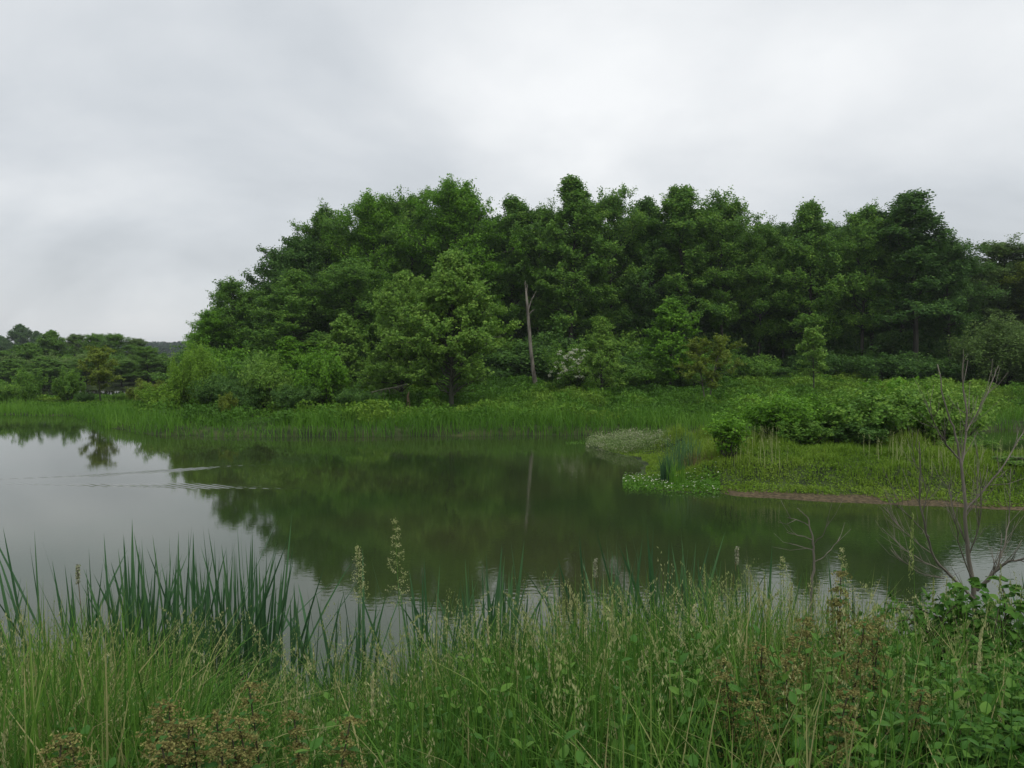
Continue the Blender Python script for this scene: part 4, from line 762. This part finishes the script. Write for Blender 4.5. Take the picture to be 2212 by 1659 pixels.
# tallest feathery grass stalks
for i, (u, tv, d, lb) in enumerate(((850, 1128, 3.9, "tallest feathery grass stalk standing alone above the water in the centre"), (768, 1185, 4.0, "second feathery grass stalk just left of the tallest one"), (1972, 1110, 3.6, "tall narrow-headed grass stalk in front of the bare shrub"), (1820, 1190, 3.8, "drooping grass stalk left of the tall narrow-headed one"), (1692, 1210, 3.9, "nodding tufted grass stalk beside the little bare sapling"))):
    X0 = xat(u, d); z0 = hz_at(X0, d); Ht = zat(tv, d) - z0; t = thing('flowering_grass', lb, 'grass stalk', (X0, d, z0), 0, 'tall flowering grass stalks'); a = Acc(); q = np.linspace(0, 1, 8)
    a.tube(np.stack([.03 * np.sin(q * 3), 0 * q, q * Ht], 1), np.linspace(.003, .0008, 8), 4, tint=.7); link('stem', a.mesh('stem'), GR['tall'], t); a = Acc(); r = np.random.default_rng(i + 300); one = np.array([.004])
    if i in (2,): seedheads(a, one, one * 0, np.array([Ht - .30]), np.array([.30]), r, .011, 90, .05, .03)
    else:
        for lv in range(11):
            f = lv / 10.; L2 = (.066 - .02 * (i == 1)) * (1 - f) + .010; zc = Ht - (.42 - .14 * (i == 1)) * (1 - f)
            for b in range(4): 
                az = r.random() * 6.28; tt = r.random(10) ** .7; c = np.stack([.03 * math.sin(3 * zc / Ht) + np.cos(az) * L2 * tt, np.sin(az) * L2 * tt, zc + L2 * tt * .7], 1) + r.normal(size=(10, 3)) * .006; leaves(a, c, .011, r.random(10), 0, wide=.2, r=r)
    link('seed_head', a.mesh('seed_head'), GR['seed'], t)

# bare shrub and sapling at the water edge
def twiggy(name, label, cat, base, trunks, branches, d0, seed, ntw=5, r0=.02):
    r = np.random.default_rng(seed); t = thing(name, label, cat, tuple(base)); a = Acc()
    def conv(pl, dd0, dd1): 
        m = len(pl); return [P(u, v, dd0 + (dd1 - dd0) * i / (m - 1)) for i, (u, v) in enumerate(pl)]
    def smooth(pts):
        pts = np.array(pts); s = np.linspace(0, len(pts) - 1, len(pts) * 3); o = np.stack([np.interp(s, np.arange(len(pts)), pts[:, i]) for i in range(3)], 1); o[1:-1] = (o[:-2] + o[1:-1] * 2 + o[2:]) / 4; o[1:-1] += r.normal(size=(len(o) - 2, 3)) * .0025; return o
    tw = Acc()
    for pl, ra, rb_ in trunks:
        p = smooth([base if q is None else P(*q, d0) for q in pl]); a.tube(rel(p, t), np.linspace(ra, rb_, len(p)), 7)
    link('trunk', a.mesh('trunk', True), BARK_TWIG, t)
    for pl, ra, rb_, dd in branches:
        p = smooth(conv(pl, d0, d0 + dd)); b = Acc(); b.tube(rel(p, t), np.linspace(ra, rb_ * 1.3, len(p)), 5)
        for k in range(ntw):
            j = r.integers(1, len(p) - 1); dirp = unit(p[j + 1] - p[j - 1]); side = r.normal(size=3) * .7; dv = unit(dirp * .9 + side * .6 + np.array([0, 0, .3])); l2 = r.uniform(.08, .26)
            q = p[j] + dv * l2 * .5 + r.normal(size=3) * .008; e_ = p[j] + dv * l2 + np.array([0, 0, .03]); b.tube(rel([p[j], q, e_], t), [rb_ * 1.3, rb_, rb_ * .6], 4)
        link('branch', b.mesh('branch', True), BARK_TWIG, t)
    return t
bs = np.array([xat(2112, 5.1), 5.1, .05])
twiggy('bare_shrub', "large leafless grey shrub at the water edge on the right", 'shrub', bs,
  [([None, (2109, 1290), (2097, 1236), (2091, 1182), (2086, 1146), (2084, 1069), (2076, 1014), (2070, 964), (2061, 928), (2041, 883), (2025, 787)], .017, .003)],
  [([(2076, 1010), (2081, 987), (2088, 932), (2086, 873), (2077, 819), (2081, 775)], .009, .002, .1), ([(2088, 932), (2110, 895), (2144, 828), (2157, 790)], .005, .0015, .2), ([(2070, 990), (2039, 955), (2016, 910), (2000, 869)], .006, .0015, -.2),
   ([(2088, 1100), (2129, 1055), (2170, 1005), (2206, 942), (2230, 900)], .007, .002, .3), ([(2109, 1275), (2143, 1240), (2175, 1213), (2206, 1209), (2240, 1195)], .013, .003, -.2), ([(2148, 1236), (2170, 1182), (2180, 1130), (2184, 1010)], .006, .0015, .2),
   ([(2109, 1300), (2060, 1250), (2021, 1215), (2000, 1150), (1985, 1080), (1990, 1000), (1986, 955)], .010, .002, -.3), ([(2008, 1160), (1960, 1110), (1917, 1075)], .004, .0012, -.2), ([(2012, 1195), (1953, 1150), (1910, 1095)], .004, .0012, .1), ([(2030, 1230), (1960, 1195), (1905, 1140)], .004, .0012, .3),
   ([(1993, 1110), (2003, 1070), (1996, 1035), (1970, 990)], .004, .0012, -.1), ([(2090, 1180), (2060, 1110), (2050, 1040)], .005, .0015, .2), ([(2093, 1200), (2120, 1120), (2118, 1020)], .005, .0015, -.2), ([(2085, 1120), (2110, 1080), (2113, 1000), (2105, 940)], .004, .0012, .1),
   ([(2040, 1250), (1990, 1240), (1945, 1210), (1925, 1180)], .004, .0012, .1), ([(2100, 1250), (2075, 1190), (2065, 1130), (2040, 1075)], .005, .0012, -.3)], 5.1, 11, 14)
bs = np.array([xat(1752, 5.2), 5.2, -.05])
twiggy('bare_sapling', "little leafless sapling with forked twigs standing against the brown water", 'sapling', bs,
  [([None, (1752, 1271), (1759, 1225), (1758, 1190), (1756, 1166), (1749, 1141), (1747, 1123), (1733, 1105), (1722, 1098)], .010, .002)],
  [([(1756, 1166), (1730, 1157), (1700, 1150)], .0035, .0015, -.1), ([(1758, 1190), (1733, 1181), (1705, 1173)], .0035, .0015, .1), ([(1749, 1137), (1726, 1123), (1701, 1118)], .003, .0014, .05), ([(1759, 1213), (1775, 1208), (1807, 1173), (1815, 1160)], .0035, .0014, .1), ([(1758, 1175), (1779, 1155), (1791, 1125)], .0035, .0014, -.1)], 5.2, 12, 2)

# ------------------------------------------------------------------ haze
m, n, l = newmat('haze'); o_ = n.new('ShaderNodeOutputMaterial'); pv = n.new('ShaderNodeVolumePrincipled'); pv.inputs['Color'].default_value = (.86, .92, .98, 1); pv.inputs['Density'].default_value = .0003; pv.inputs['Anisotropy'].default_value = .2
l.new(pv.outputs[0], o_.inputs['Volume'])
import itertools
a = Acc(); bx = np.array(list(itertools.product((-2700, 2700), (-80, 3700), (-3, 34))), float); a.add(bx, [(0, 1, 3, 2), (4, 6, 7, 5), (0, 4, 5, 1), (2, 3, 7, 6), (0, 2, 6, 4), (1, 5, 7, 3)]); hz_o = link('haze', a.mesh('haze'), m); tag(hz_o, kind='stuff')
